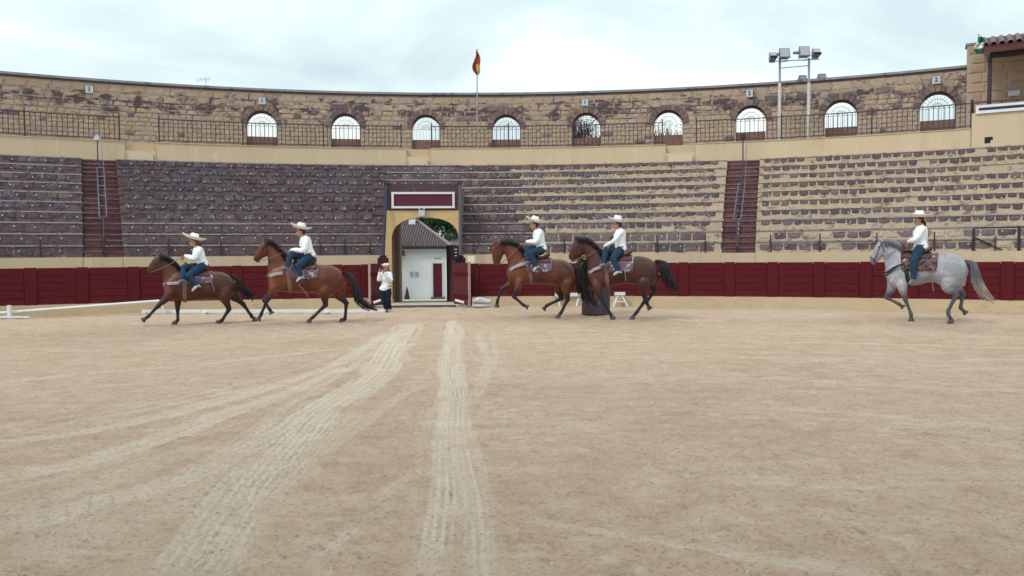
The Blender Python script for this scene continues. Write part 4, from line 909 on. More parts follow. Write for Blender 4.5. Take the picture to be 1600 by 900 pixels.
# column, rail and banner
t_=T(1546,R_C+.1,8); bm=bmesh.new(); p=cyl(t_,R_C+.1); tube(bm,[(p.x,p.y,zp-.02),(p.x,p.y,zb0)],.075,10); lathe(bm,[(.12,zp-.02),(.10,zp+.12),(.08,zp+.16)],(p.x,p.y,0),10); build('column',bm,IRON,pal,smooth=False)
_,zr1=on_cyl(1560,159,R_C+.1); bm=bmesh.new(); 
arc_box(bm,TP+.002,tE,R_C+.08,R_C+.12,zr1,zr1+.04); 
for k in range(12): p=cyl(TP+.002+k*.012,R_C+.1); box(bm,(p.x,p.y,(zp+zr1)/2),(.03,.03,zr1-zp)) 
p=cyl(TP+.001,R_C+.1); box(bm,(p.x,p.y,zp+.25),(.06,.06,.62)); build('rail',bm,IRON,pal)
tb0=T(1524.5,R_C-.1,zp); _,zb1=on_cyl(1526,178,R_C-.1); _,zb2=on_cyl(1526,165,R_C-.1)
e=empty('banner',cyl(tb0+.03,R_C-.1,zb1)); tag(e,'white banner with a dark navy stripe along the front of the box at the right','banner')
bm=bmesh.new(); arc_box(bm,tb0,tE,R_C-.12,R_C-.08,zb1,zb2,seg=12); build('cloth',bm,WPAINT,e)
bm=bmesh.new(); h_=zb2-zb1; arc_box(bm,tb0+.0025,tE,R_C-.128,R_C-.121,zb1+h_*.36,zb1+h_*.68,seg=12); build('stripe',bm,NAVY,e)

def flag(px,ybase,ytop,D,yflag0,yflag1,bands,label,w=.30,pole=True,rad=.03,lower=None):
    b=at_depth(px,ybase,D); t=at_depth(px,ytop,D); e=empty('flag',b); tag(e,label,'flag')
    if pole:
        bm=bmesh.new(); tube(bm,[b,t],[rad,rad*.6],7); build('pole',bm,lower or GALV,e)
        bm=bmesh.new(); lathe(bm,[(.01,0),(.05,.05),(.01,.1)],(t.x,t.y,t.z),8); build('finial',bm,PLQ,e)
    z1=at_depth(px,yflag0,D).z; z0=at_depth(px,yflag1,D).z; n=14; mcols=[x[1] for x in bands]
    bm=bmesh.new(); rows=[]
    for k in range(n+1):
        f=k/n; z=z1+(z0-z1)*f; ww=w*(.10+1.0*math.sin(min(1,f*1.25)*PI*.55))*(1 if f<.85 else 1-(f-.85)*4.2)
        rows.append([bm.verts.new((b.x+x*ww+(.05*sin(f*7)),b.y-.04+.09*sin(x*9+f*4),z)) for x in (-.45,-.3,-.15,0,.15,.3,.45,.6)])
    for i,(a,c) in enumerate(zip(rows,rows[1:])):
        for k in range(7):
            f=bm.faces.new((a[k],a[k+1],c[k+1],c[k])); f.material_index=bands_pick(bands,k,i/n)
    me=bpy.data.meshes.new('cloth'); bm.to_mesh(me); bm.free(); me.polygons.foreach_set('use_smooth',[True]*len(me.polygons))
    for m_ in mcols: me.materials.append(m_)
    o=link('cloth',me,e,world=True); so_=o.modifiers.new('thick','SOLIDIFY'); so_.thickness=.012
def bands_pick(b,k,f):
    if b[0][0]=='es': return 1 if (k>=4 and f>.5) else (2 if f>.82 and k>1 else 0)
    return 1 if .32<f<.66 else 0
RED=M('flag_red',(.42,.07,.06),(.33,.05,.05),bump=0); YEL=M('flag_yellow',(.62,.42,.12),(.5,.34,.1),bump=0); DKF=M('flag_dark',(.14,.13,.10),(.1,.1,.1),bump=0); GRN=M('flag_green',(.02,.16,.10),(.02,.11,.075),bump=0)
DFP=cyl(T(745,R_C+.9,8),R_C+.9).y
flag(745.5,206,79,DFP,80,117,(('es',RED),('es',YEL),('es',DKF)),'furled red and yellow flag on a tall thin pole in front of the stone wall',w=.30,rad=.035,lower=M('flagpole_grey',(.30,.28,.30),(.36,.33,.33),bump=0))
pf=cyl(T(1529,rE,9),rE); flag(1529,84,56,pf.y,58,84,(('an',GRN),('an',WPAINT)),'small green and white flag at the corner of the tiled roof on the right',w=.42,rad=.02)

# ------------------------------------------------------------------ floodlight masts
def mast(X,ytop,lamps,label):
    t_=T(X,R_C+.62,8); p=cyl(t_,R_C+.62,zB-.6); _,zt3=on_cyl(X,ytop,R_C+.62); e=empty('floodlight_mast',p); tag(e,label,'floodlight','floodlight masts')
    _,zsw=on_cyl(X,130,R_C+.62)
    bm=bmesh.new(); tube(bm,[p,(p.x,p.y,zsw)],.072,8); build('lower_pole',bm,PGREY,e); bm=bmesh.new(); tube(bm,[(p.x,p.y,zsw),(p.x,p.y,zt3)],.05,8); build('upper_pole',bm,GALV,e)
    for (xa,xb,ya,yb,kind) in lamps:
        a=at_depth(xa,ya,p.y-.15); b=at_depth(xb,yb,p.y-.15); c=(a+b)/2; wv=b.x-a.x; hv=a.z-b.z
        bm=bmesh.new(); m_=Matrix.Translation(c)@Matrix.Rotation(R_(-18 if kind else -35),4,'X'); P=[m_@Vector(v) for v in ((-wv/2,-.12,-hv/2),(wv/2,-.12,-hv/2),(wv*.36,.2,-hv*.3),(-wv*.36,.2,-hv*.3),(-wv/2,-.12,hv/2),(wv/2,-.12,hv/2),(wv*.36,.2,hv*.3),(-wv*.36,.2,hv*.3))]; hexa(bm,P); ho=build('lamp_housing',bm,IRONB,e)
        bm=bmesh.new(); box(bm,None,(wv*.88,.02,hv*.86),M=m_@Matrix.Translation((0,-.13,0))); build('lamp_glass',bm,M('lamp_glass',(.30,.30,.36),(.40,.40,.46),scale=30,rough=.3,bump=.2,spec=.5),ho)
        if not kind:
            bm=bmesh.new(); box(bm,None,(wv*1.0,.05,hv*.22),M=m_@Matrix.Translation((0,-.15,-hv*.42))); build('shade',bm,BLACK,ho)
        else:
            bm=bmesh.new(); tube(bm,[c+Vector((-wv*.5,0,0)),c+Vector((-wv*.5-.22,.05,0))],.06,6); build('ballast',bm,IRONB,ho)
        bm=bmesh.new(); tube(bm,[c+Vector((-wv*.4,.1,-hv*.2)),c+Vector((-wv*.4,.12,-hv*.62)),c+Vector((wv*.4,.12,-hv*.62)),c+Vector((wv*.4,.1,-hv*.2))],.018,5); build('bracket',bm,GALV,e)
    return p
pa=mast(1218,93.5,((1202,1212.5,83,95,0),(1217,1233,76.5,93,1)),'left floodlight mast with one small and one large lamp')
pb=mast(1263.5,91,((1248,1264,73.5,91,1),(1269,1280.5,77,90,0)),'right floodlight mast with one large and one small lamp')
for y0,y1,l in ((96,92.5,'upper thin steel bar joining the two floodlight masts below the lamps'),(106.5,102.5,'lower thin steel bar joining the two floodlight masts')):
    a=at_depth(1205 if y0<100 else 1218,y0,pa.y); b=at_depth(1280 if y0<100 else 1263.5,y1,pb.y); bm=bmesh.new(); tube(bm,[a,b],.02,6); o=build('cross_bar',bm,GALV); tag(o,l,'bar')
for xa,xb,ya,yb,l in ((1248,1259.5,119.5,126,'left small dark lamp sitting on the coping right of the masts'),(1277.5,1290,117,123.5,'right small dark lamp sitting on the coping right of the masts')):
    rl=R_A+.1; t_,z_=on_cyl((xa+xb)/2,(ya+yb)/2,rl); c=cyl(t_,rl,z_); e=empty('wall_lamp',cyl(t_,rl,zA)); tag(e,l,'lamp','lamps on the coping'); bm=bmesh.new()
    m_=Matrix.Translation((c.x,c.y,zA+.12)); P=[m_@Vector(v) for v in ((-.2,-.12,-.12),(.2,-.12,-.12),(.2,.12,-.12),(-.2,.12,-.12),(-.15,-.08,.1),(.15,-.08,.1),(.15,.08,.1),(-.15,.08,.1))]; hexa(bm,P); build('housing',bm,IRONB,e); bm=bmesh.new(); box(bm,m_@Vector((0,-.13,-.03)),(.3,.03,.14)); build('lens',bm,GALV,e)
t_,z_=on_cyl(322,128,R_A+.3); p=cyl(t_,R_A+.3,zA-.3); bm=bmesh.new(); tube(bm,[p,p+Vector((0,0,.75))],.014,4); tube(bm,[p+Vector((-.45,0,.62)),p+Vector((.2,0,.70))],.01,4)
for k in range(5): q=p+Vector((-.4+k*.13,0,.63+k*.012)); tube(bm,[q-Vector((.03,0,.12)),q+Vector((.03,0,.12))],.007,4)
tag(build('aerial',bm,M('aerial_grey',(.35,.38,.42),bump=0)),'thin television aerial sticking up behind the coping on the left','aerial')
# short iron posts on the ledge and the guard rail at the right
def iron_posts(Xs,label,hh=.62):
    e=empty('ledge_rail',cyl(T(Xs[0],R_D,2),R_D+.06,zD)); tag(e,label,'railing','low iron rails on the cream ledge')
    pts=[]
    for X in Xs:
        p=cyl(T(X,R_D+.06,2),R_D+.06,zD); bm=bmesh.new(); tube(bm,[p,p+Vector((0,0,hh))],.022,6); build('post',bm,IRON,e); pts.append(p)
    bm=bmesh.new()
    for a,b in zip(pts,pts[1:]):
        n=max(2,int((b-a).length/1.0)); ta,tb=math.atan2(a.x-CX,a.y-CY),math.atan2(b.x-CX,b.y-CY)
        for k in range(n): tube(bm,[cyl(ta+(tb-ta)*k/n,R_D+.06,zD+.30),cyl(ta+(tb-ta)*(k+1)/n,R_D+.06,zD+.30)],.006,4)
    build('wire',bm,IRON,e)
iron_posts([-40,63,163,264,345,425,500,539,579],'low iron posts with wire on the ledge, left of the gateway')
iron_posts([740,810,882,955,1027,1102],'low iron posts with wire on the ledge, from the gateway to the right stairway')
iron_posts([1204,1281,1370,1460],'low iron posts with wire on the ledge, between the right stairway and the guard rail')
e=empty('guard_rail',cyl(T(1560,R_D,2),R_D+.06,zD)); tag(e,'taller black iron guard rail with a diagonal brace on the ledge at the right edge','railing')
_,zq=on_cyl(1521,357.5,R_D+.06); gt=[T(x,R_D+.06,2) for x in (1521,1592,1665,1740)]
for t_ in gt: bm=bmesh.new(); p=cyl(t_,R_D+.06,zD); box(bm,p+Vector((0,0,(zq-zD)/2)),(.06,.06,zq-zD)); build('post',bm,IRON,e)
bm=bmesh.new(); arc_box(bm,gt[0],gt[-1],R_D+.035,R_D+.085,zq,zq+.05,seg=6); build('rail',bm,IRON,e)
a=cyl(gt[0],R_D+.06,zq-.25); b=cyl(T(1566,R_D+.06,2),R_D+.06,zD+.03); bm=bmesh.new(); tube(bm,[a,b],.022,6); build('brace',bm,IRON,e)
bm=bmesh.new(); p=cyl(T(1555,R_D+.06,2),R_D+.06,zD); tube(bm,[p,p+Vector((0,0,.42))],.02,6); build('short_post',bm,IRON,e)
# white lamp on the fence beside the gate
t_,z_=on_cyl(736,406,R_F+.5); c=cyl(t_,R_F+.5,z_); e=empty('fence_lamp',c-Vector((0,0,.1))); tag(e,'bright cream white square lamp above the fence just right of the gateway','lamp')
bm=bmesh.new(); box(bm,c,(.23,.12,.26)); build('cover',bm,M('lamp_cream',(.80,.76,.60),(.78,.74,.58),bump=0),e); bm=bmesh.new(); tube(bm,[(c.x,c.y,0),(c.x,c.y,c.z-.1)],.025,6); build('post',bm,IRON,e)

# ------------------------------------------------------------------ dressage rails, trestles, bags, planter
def seg_rail(p,q,rad=.045): bm=bmesh.new(); tube(bm,[p,q],rad,8); return bm
a=on_ground(15,497); e=empty('arena_rail',a); tag(e,'white dressage rail sloping up from a post with flat feet, far left','rail','white dressage rails')
p0=at_depth(-60,493.5,a.y-.25); p1=at_depth(249,470.2,24.2); build('rail',seg_rail(p0,p1,.042),WPAINT,e)
bm=bmesh.new(); box(bm,(a.x,a.y,.18),(.085,.085,.38)); build('post',bm,WPAINT,e)
for dx,dy,rz in ((-.1,-.05,.10),(.1,.12,-.35)):
    bm=bmesh.new(); box(bm,(a.x+dx,a.y+dy,.028),(1.05,.09,.05),rz); build('foot',bm,WPAINT,e)
bm=bmesh.new(); q=at_depth(254,480,24.2); tube(bm,[(q.x-.07,q.y,p1.z),(q.x+.06,q.y,.02)],.03,6); build('support_leg',bm,WPAINT,e)
a=on_ground(222,489.5); b=on_ground(602,489); 
e=empty('ground_rail',(a+b)/2); tag(e,'long low white dressage rail lying on the sand behind the two left horses','rail','white dressage rails')
n=4
for k in range(n):
    p=a.lerp(b,k/n); q=a.lerp(b,(k+1)/n); d=(q-p); bm=bmesh.new(); box(bm,(p+q)/2+Vector((0,0,.065)),(d.length-.02,.05,.10),math.atan2(d.y,d.x)); build('rail_section',bm,WPAINT,e)
    bm=bmesh.new(); box(bm,p+Vector((.1,0,.02)),(.12,.3,.04)); build('foot',bm,WPAINT,e)
def trestle(X,Yb,Yt,label,w):
    g_=on_ground(X,Yb); z=at_depth(X,Yt,g_.y).z; e=empty('trestle',g_); tag(e,label,'trestle','white trestles by the fence')
    bm=bmesh.new(); box(bm,g_+Vector((0,0,z-.05)),(w,.14,.10)); build('top_bar',bm,WPAINT,e)
    for sx in(-1,1):
        for sy in (-1,1):
            bm=bmesh.new(); tube(bm,[g_+Vector((sx*.06,sy*.03,z-.1)),g_+Vector((sx*.24,sy*.2,.0))],.022,6); build('leg',bm,WPAINT,e)
    bm=bmesh.new(); tube(bm,[g_+Vector((-.17,-.12,z*.35)),g_+Vector((.17,-.12,z*.35))],.015,6); build('brace',bm,WPAINT,e)
trestle(968.5,479,456.5,'small white trestle with splayed legs between the planter and the fourth horse',.34)
g_=on_ground(880,478); z=at_depth(880,458,g_.y).z; e=empty('low_bench',g_); tag(e,'low white bench by the fence, half hidden behind the third horse','bench')
bm=bmesh.new(); box(bm,g_+Vector((.15,0,z-.05)),(.85,.28,.11)); build('seat',bm,WPAINT,e)
for dx in (-.22,.5):
    bm=bmesh.new(); tube(bm,[g_+Vector((dx*1.05,-.05,z+.2 if dx<0 else z-.1)),g_+Vector((dx-.06 if dx>0 else dx+.1,-.1,0))],.045,6); build('leg',bm,WPAINT,e)
for (X,Yb,w,h,lab,mt) in ((753,480.5,.62,.14,'lower flat grey white sandbag of the pair by the fence right of the gate',M('bag_grey',(.50,.49,.54),(.40,.39,.46),scale=7,c3=(.22,.22,.32),p3=(.6,.7),s3=5,bump=.4)),(753,475.8,.56,.20,'upper grey white sandbag lying on the flat one by the fence right of the gate',M('bag_pale',(.60,.60,.60),(.45,.45,.50),scale=6,c3=(.13,.15,.28),p3=(.57,.64),s3=4.5,bump=.4))):
    g_=on_ground(753,481); base=0.0 if Yb>480 else .125; e=empty('sandbag',g_+Vector((0,0,base))); tag(e,lab,'sandbag','sandbags by the fence')
    bm=bmesh.new(); s=[]
    for k in range(7):
        f=k/6; x=-w/2+w*f; r=math.sin(PI*min(max(f,.04),.96))**.35; s.append((g_+Vector((x,random.uniform(-.02,.02),base+h/2+(.03*sin(f*5) if base else 0))),(0,0,h/2*r),(0,.19*r,0)))
    loft(bm,s,14,2,power=.8); build('sack',bm,mt,e,smooth=True)
    bm=bmesh.new(); tube(bm,[g_+Vector((w*.44,-.0,base+h*.55)),g_+Vector((w*.53,-.05,base+h*.75))],[.045,.02],6); build('tied_end',bm,mt,e)
# planter with a palm-like shrub
g_=on_ground(931,490.5); rb=22.5*g_.y/F; hz=at_depth(931,446,g_.y).z
e=empty('planter',g_); tag(e,'big dark plum drum planter behind the third and fourth horses','planter')
bm=bmesh.new(); lathe(bm,[(rb*.97,0),(rb,.03),(rb*.985,.06),(rb*.985,hz*.48),(rb*1.01,hz*.5),(rb*.985,hz*.52),(rb*.99,hz-.04),(rb*1.02,hz-.03),(rb*1.02,hz),(rb*.93,hz),(rb*.93,hz-.06)],g_,28); build('drum',bm,M('drum_plum',(.060,.048,.062),(.085,.062,.078),scale=5,rough=.6,bump=.15),e,smooth=False)
bm=bmesh.new(); lathe(bm,[(rb*.9,0),(rb*.5,.03),(.02,.04)],g_+Vector((0,0,hz-.09)),20); build('soil',bm,EARTH,e)
e=empty('shrub',g_+Vector((0,0,hz-.06))); tag(e,'leafy green shrub growing from the drum between the third and fourth horses','plant')
bm=bmesh.new(); bml=bmesh.new(); rnd=random.Random(3); zt4=at_depth(935,372,g_.y).z
for k in range(64):
    a_=rnd.uniform(0,2*PI); L=rnd.uniform(.5,zt4-hz); lean=rnd.uniform(.25,1.05)*(1.25-L/(zt4-hz)*.8); b0=g_+Vector((rnd.uniform(-.2,.2),rnd.uniform(-.2,.2),hz-.06)); d=Vector((cos(a_)*lean,sin(a_)*lean,1)); m_=b0+d*L*.55; q=m_+Vector((d.x*1.5,d.y*1.5,.72))*L*.45
    tube(bm,[b0,m_,q],[.012,.009,.004],4)
    for j in range(26):
        f=.25+.75*j/26; p=b0.lerp(m_,f/.55) if f<.55 else m_.lerp(q,(f-.55)/.45); u=Vector((rnd.gauss(0,1),rnd.gauss(0,1),rnd.gauss(.25,.6))).normalized(); v=u.cross(Vector((0,.3,1))).normalized(); s=rnd.uniform(.13,.25)
        bml.faces.new([bml.verts.new(x) for x in (p,p+u*s*.5+v*s*.16,p+u*s-Vector((0,0,s*.15)),p+u*s*.5-v*s*.16)])
build('stem',bm,BARK,e); build('leaves',bml,leafmat('shrub',(.06,.13,.055)),e)

# ------------------------------------------------------------------ horses and people
class Frame:
    """vertical plane through a ground point, square to the line of sight; local x right, y away, z up"""
    def __init__(f,X,Y,zx,zy,zs,dy=0):
        f.O=on_ground(X,Y); f.O.z=0; f.az=math.atan2(f.O.x,f.O.y); f.r=Vector((cos(f.az),-sin(f.az),0)); f.n=Vector((sin(f.az),cos(f.az),0)); f.zx,f.zy,f.zs=zx,zy,zs
    def __call__(f,x,y,off=0.0):
        d=ray(f.zx+x/f.zs,f.zy+y/f.zs); c=f.O+f.n*off; t=(c-C0).dot(f.n)/d.dot(f.n); p=C0+d*t-f.O
        return Vector((p.dot(f.r),off,p.z))
def solid(bm,voxel,name,mat,parent,smooth=4,decim=None,wob=0):
    me=bpy.data.meshes.new(name); bmesh.ops.recalc_face_normals(bm,faces=bm.faces); bm.to_mesh(me); bm.free()
    o=bpy.data.objects.new('tmp',me); COL.objects.link(o)
    m=o.modifiers.new('r','REMESH'); m.mode='VOXEL'; m.voxel_size=voxel; m.use_smooth_shade=True
    if smooth: m=o.modifiers.new('s','SMOOTH'); m.factor=.5; m.iterations=smooth
    dg=bpy.context.evaluated_depsgraph_get(); dg.update(); r=bpy.data.meshes.new_from_object(o.evaluated_get(dg)); bpy.data.objects.remove(o); bpy.data.meshes.remove(me)
    r.name=name; r.materials.clear(); r.materials.append(mat); r.polygons.foreach_set('use_smooth',[True]*len(r.polygons))
    if wob:
        n_=len(r.vertices); co=np.empty(n_*3); nr=np.empty(n_*3); r.vertices.foreach_get('co',co); r.vertex_normals.foreach_get('vector',nr); co=co.reshape(-1,3); nr=nr.reshape(-1,3)
        q=co*14; dd=np.array([mnoise.noise((x,y,z*.6))+.5*mnoise.noise((x*2.1,y*2.1,z*2.1)) for x,y,z in q]); r.vertices.foreach_set('co',(co+nr*(dd*wob)[:,None]).ravel()); r.update()
    return link(name,r,parent)
def limb(bm,pts,rads,n=12,m=3,squash=1.0):
    secs=crom([[Vector(p),Vector((r,0,0))] for p,r in zip(pts,rads)],m); tube(bm,[s[0] for s in secs],[max(.004,s[1].x) for s in secs],n)
def coat(name,c1,c2,dark,gray=False):
    m=bpy.data.materials.new(name); m.use_nodes=True; nt=m.node_tree; b=nt.nodes['Principled BSDF']; b.inputs['Roughness'].default_value=.42; b.inputs['Specular IOR Level'].default_value=.38
    t=N(nt,'ShaderNodeTexCoord'); n=N(nt,'ShaderNodeTexNoise',inp={'Scale':2.6,'Detail':4.0}); nt.links.new(t.outputs['Object'],n.inputs['Vector'])
    r=ramp(nt,[(.32,c1),(.68,c2)]); nt.links.new(n.outputs['Fac'],r.inputs[0]); out=r.outputs[0]
    if gray:
        v=N(nt,'ShaderNodeTexVoronoi',inp={'Scale':15.0}); nt.links.new(t.outputs['Object'],v.inputs['Vector']); r2=ramp(nt,[(.18,.0),(.52,.62)]); nt.links.new(v.outputs['Distance'],r2.inputs[0])
        x=N(nt,'ShaderNodeMixRGB'); nt.links.new(r2.outputs[0],x.inputs[0]); nt.links.new(out,x.inputs[1]); x.inputs[2].default_value=(.24,.24,.29,1); out=x.outputs[0]
    a=N(nt,'ShaderNodeAttribute',attribute_name='points'); x=N(nt,'ShaderNodeMixRGB'); nt.links.new(a.outputs['Fac'],x.inputs[0]); nt.links.new(out,x.inputs[1]); x.inputs[2].default_value=(*dark,1)
    nt.links.new(x.outputs[0],b.inputs['Base Color'])
    n=N(nt,'ShaderNodeTexNoise',inp={'Scale':60.0,'Detail':4.0}); nt.links.new(t.outputs['Object'],n.inputs['Vector']); bp=N(nt,'ShaderNodeBump',inp={'Strength':.2,'Distance':.01}); nt.links.new(n.outputs['Fac'],bp.inputs['Height']); nt.links.new(bp.outputs[0],b.inputs['Normal'])
    return m
def om(name,*a,**k): return M(name,*a,coord='obj',**k)
HAIRB=om('horse_hair_black',(.012,.010,.016),(.028,.020,.028),scale=20,rough=.5,bump=0,spec=.4); HAIRG=om('horse_hair_grey',(.11,.11,.14),(.26,.25,.28),scale=8,rough=.6,bump=0); HAIRC=om('horse_hair_cream',(.52,.45,.38),(.40,.33,.29),scale=8,rough=.6,bump=0)
HOOF=om('hoof',(.05,.035,.04),(.09,.07,.075),scale=12,rough=.5,bump=.1); LEA=om('saddle_leather',(.10,.035,.03),(.06,.022,.02),scale=9,rough=.45,bump=.2,spec=.4); STRAPW=om('pale_strap',(.50,.46,.52),(.34,.28,.34),scale=25,bump=0); STRAPD=om('dark_strap',(.03,.03,.055),(.05,.05,.08),scale=25,bump=0); STRAPR=om('russet_strap',(.26,.15,.15),(.20,.11,.11),scale=20,bump=0)
BLK=[om('blanket_plum',(.10,.06,.085),(.18,.12,.155),scale=14,c3=(.50,.45,.54),p3=(.55,.58),s3=9,c4=(.035,.03,.06),p4=(.60,.63),s4=13,bump=.3),om('blanket_brown',(.11,.055,.06),(.17,.10,.11),scale=12,c3=(.40,.34,.38),p3=(.56,.59),s3=9,c4=(.04,.02,.03),p4=(.53,.57),s4=8,bump=.3)]
SKIN=om('skin',(.42,.22,.16),(.38,.19,.14),scale=10,rough=.6,bump=0); SHIRT=om('white_cotton',(.82,.84,.90),(.74,.76,.82),scale=7,bump=.25,bscale=22); JEAN=om('denim',(.010,.030,.062),(.020,.050,.095),scale=9,rough=.9,bump=.3,bscale=60); JEAND=om('navy_trousers',(.006,.010,.020),(.010,.020,.036),scale=9,rough=.9,bump=.3)
STRAW=om('pale_straw',(.84,.83,.76),(.78,.76,.70),scale=25,bump=.3,bscale=90); STRAWG=om('grey_straw',(.66,.65,.63),(.80,.79,.76),scale=18,c3=(.35,.33,.33),p3=(.58,.66),s3=9,bump=.3); STRAWP=om('rosy_straw',(.74,.66,.58),(.82,.77,.71),scale=18,bump=.3)
HAIRD=om('dark_hair',(.022,.015,.02),(.04,.025,.03),scale=30,rough=.5,bump=.2); HAIRR=om('auburn_hair',(.20,.07,.06),(.13,.045,.045),scale=30,rough=.5,bump=.2); BOOTW=om('pale_boot',(.50,.52,.56),(.35,.36,.42),scale=14,bump=.1); BOOTB=om('blue_grey_boot',(.14,.20,.28),(.10,.14,.2),scale=14,bump=.1); EYE=om('eye_dark',(.01,.008,.01),(.015,.01,.01),rough=.2,bump=0,spec=.5); LIPS=om('lips',(.34,.10,.10),(.30,.09,.09),bump=0)

nt=HAIRC.node_tree; b_=nt.nodes['Principled BSDF']; lk=b_.inputs['Base Color'].links[0].from_socket; tcx=N(nt,'ShaderNodeTexCoord'); sx=N(nt,'ShaderNodeSeparateXYZ'); nt.links.new(tcx.outputs['Object'],sx.inputs[0])
rz_=N(nt,'ShaderNodeMapRange',inp={1:.75,2:1.12,3:0.0,4:1.0}); nt.links.new(sx.outputs['Z'],rz_.inputs[0]); mxx=N(nt,'ShaderNodeMixRGB'); nt.links.new(rz_.outputs[0],mxx.inputs[0]); nt.links.new(lk,mxx.inputs[1]); mxx.inputs[2].default_value=(.13,.13,.17,1); nt.links.new(mxx.outputs[0],b_.inputs['Base Color'])
def strands(bm,path,n,spread,r0,r1,seed,tipspread=1.0,sides=4,curl=.02):
    rnd=random.Random(seed); path=[Vector(p) for p in path]; full=[s[0] for s in crom([[p] for p in path],4)]; m=len(full)
    for k in range(n):
        a=rnd.uniform(0,2*PI); q=math.sqrt(rnd.random()); L=int(m*rnd.uniform(.62,1.0)); ph=rnd.uniform(0,6); pts=[]; rd=[]
        for i in range(0,max(5,L),2):
            i=min(i,m-1); f=i/(m-1); s=spread(f)*q; p=full[i]+Vector((cos(a)*s,sin(a)*s*.7,sin(a*1.7)*s*.6))+Vector((sin(ph+f*7),cos(ph+f*5),0))*curl*f*tipspread
            pts.append(p); rd.append(r0+(r1-r0)*f)
        tube(bm,pts,rd,sides)

def horse(key,label,fr,d,coatm,hair,tailhair,blanket,strap,dark_legs=1.0):
    e=empty('horse',fr.O,-fr.az); tag(e,label,'horse','horses ridden round the arena')
    bm=bmesh.new()
    W=[.13,.20,.24,.265,.30,.315,.305,.285,.21,.10]
    T_=[]
    for (a,b),w in zip(d['trunk'],W):
        A,B=fr(*a),fr(*b); T_.append(((A+B)/2,(A-B)/2,Vector((0,w,0))))
    c0,U0,V0=T_[0]; c9,U9,V9=T_[-1]
    tl=[(c0+Vector((-.03,0,0)),U0*.6,V0*.6)]+T_+[(c9+Vector((.03,0,0)),U9*.5,V9*.5)]
    trunk=loft(bm,tl,18,3,power=.92)
    nk=[]
    for (a,b),w in zip(d['neck'],(.155,.115,.09,.078)):
        A,B=fr(*a),fr(*b); nk.append(((A+B)/2,(A-B)/2,Vector((0,w,0))))
    c,U,V=nk[0]; nk=[(c+Vector((.22,0,-.06)),U*.8,V*1.1)]+nk; h0a,h0b=[fr(*q) for q in d['head'][1]]; nk.append(((h0a+h0b)/2,(h0a-h0b)*.42,Vector((0,.06,0))))
    loft(bm,nk,16,3)
    hd=[]
    for (a,b),w in zip(d['head'],(.075,.092,.082,.060,.055,.045)):
        A,B=fr(*a),fr(*b); hd.append(((A+B)/2,(A-B)/2,Vector((0,w,0))))
    hl=loft(bm,hd,14,3,power=.9)
    for s in(-1,1):   # ears
        p=fr(*d['ear'],off=.055*s); q=fr(*d['eartip'],off=.07*s); tube(bm,[p-(q-p)*.4,p,p.lerp(q,.45),q],[.03,.036,.034,.008],8)
    segs=[]
    hoofs=[]
    for name,side,P in d['legs']:
        o=.15*side; pts=[fr(*p,off=o*(.95 if i>1 else 1)) for i,p in enumerate(P)]
        E_,K,Ft,Hf=pts
        if name=='f':
            Sx=E_+Vector((-.05,-.06*side,.30)); up=lambda f:E_.lerp(K,f); cn=lambda f:K.lerp(Ft,f)
            ch=[Sx,E_+Vector((0,0,.06)),up(.3),up(.62),up(.88),K,cn(.14),cn(.5),cn(.85),Ft,Ft.lerp(Hf,.55)]; rd=[.10,.130,.100,.076,.060,.062,.050,.041,.043,.051,.043]
        else:
            Sx=E_+Vector((.10,-.06*side,.30)); up=lambda f:E_.lerp(K,f); cn=lambda f:K.lerp(Ft,f)
            ch=[Sx,E_+Vector((.04,0,.10)),up(.15),up(.5),up(.84),K,cn(.12),cn(.5),cn(.86),Ft,Ft.lerp(Hf,.55)]; rd=[.15,.190,.150,.100,.072,.069,.058,.045,.046,.053,.044]
        limb(bm,ch,rd,12,2)
        if name=='h': tube(bm,[K+(K-E_).normalized()*.0+Vector((.035,0,.05)),K+Vector((.045,0,.0)),K+Vector((.02,0,-.06))],[.02,.032,.02],8)
        segs.append((up(.22),K,0)); segs.append((K,Ft,1)); segs.append((Ft,Hf,1)); hoofs.append((Ft,Hf,name))
    body=solid(bm,.017,'body',coatm,e,smooth=11,wob=.0035)
    me=body.data; co=np.empty(len(me.vertices)*3); me.vertices.foreach_get('co',co); co=co.reshape(-1,3); at=np.zeros(len(co))
    for a,b,full in segs:
        a_,b_=np.array(a),np.array(b); ab=b_-a_; t=np.clip(((co-a_)@ab)/(ab@ab),0,1); dist=np.linalg.norm(co-a_-t[:,None]*ab,axis=1)
        m_=np.clip((.125-dist)/.03,0,1)*(1 if full else np.clip(t*1.5,0,1)); at=np.maximum(at,m_*dark_legs)
    mz=np.array(hd[-1][0]); at=np.maximum(at,np.clip(1.15-np.linalg.norm(co-mz,axis=1)/.17,0,1)*.75)
    pattr(me,'points',at)
    for Ft,Hf,nm in hoofs:
        bm=bmesh.new(); d_=(Hf-Ft).normalized(); top=Ft.lerp(Hf,.5); flat=Vector((0,0,1)); tgt=Hf; grounded=Hf.z<.09
        fw=Vector((-1,0,0)) if d_.z<-.5 or grounded else Vector((d_.z,0,-d_.x)).normalized()*( -1 if False else 1)
        if grounded: tgt=Vector((Hf.x,Hf.y,max(.0,min(Hf.z-.02,.02)))); top=Vector((Hf.x+.02,Hf.y,tgt.z+.085)); U=Vector((1,0,0))
        else: top=Ft.lerp(Hf,.62); U=Vector((-d_.z,0,d_.x)).normalized()
        V=Vector((0,1,0)); 
        tube(bm,[Ft.lerp(Hf,.35),top],[.036,.042],10)
        loft(bm,[(top-(tgt-top)*.12,U*.044,V*.044),(top,U*.052,V*.050),(top.lerp(tgt,.7),U*.068,V*.060),(tgt,U*.076,V*.066)],12,2)
        build('hoof',bm,HOOF,e,smooth=True,world=False)
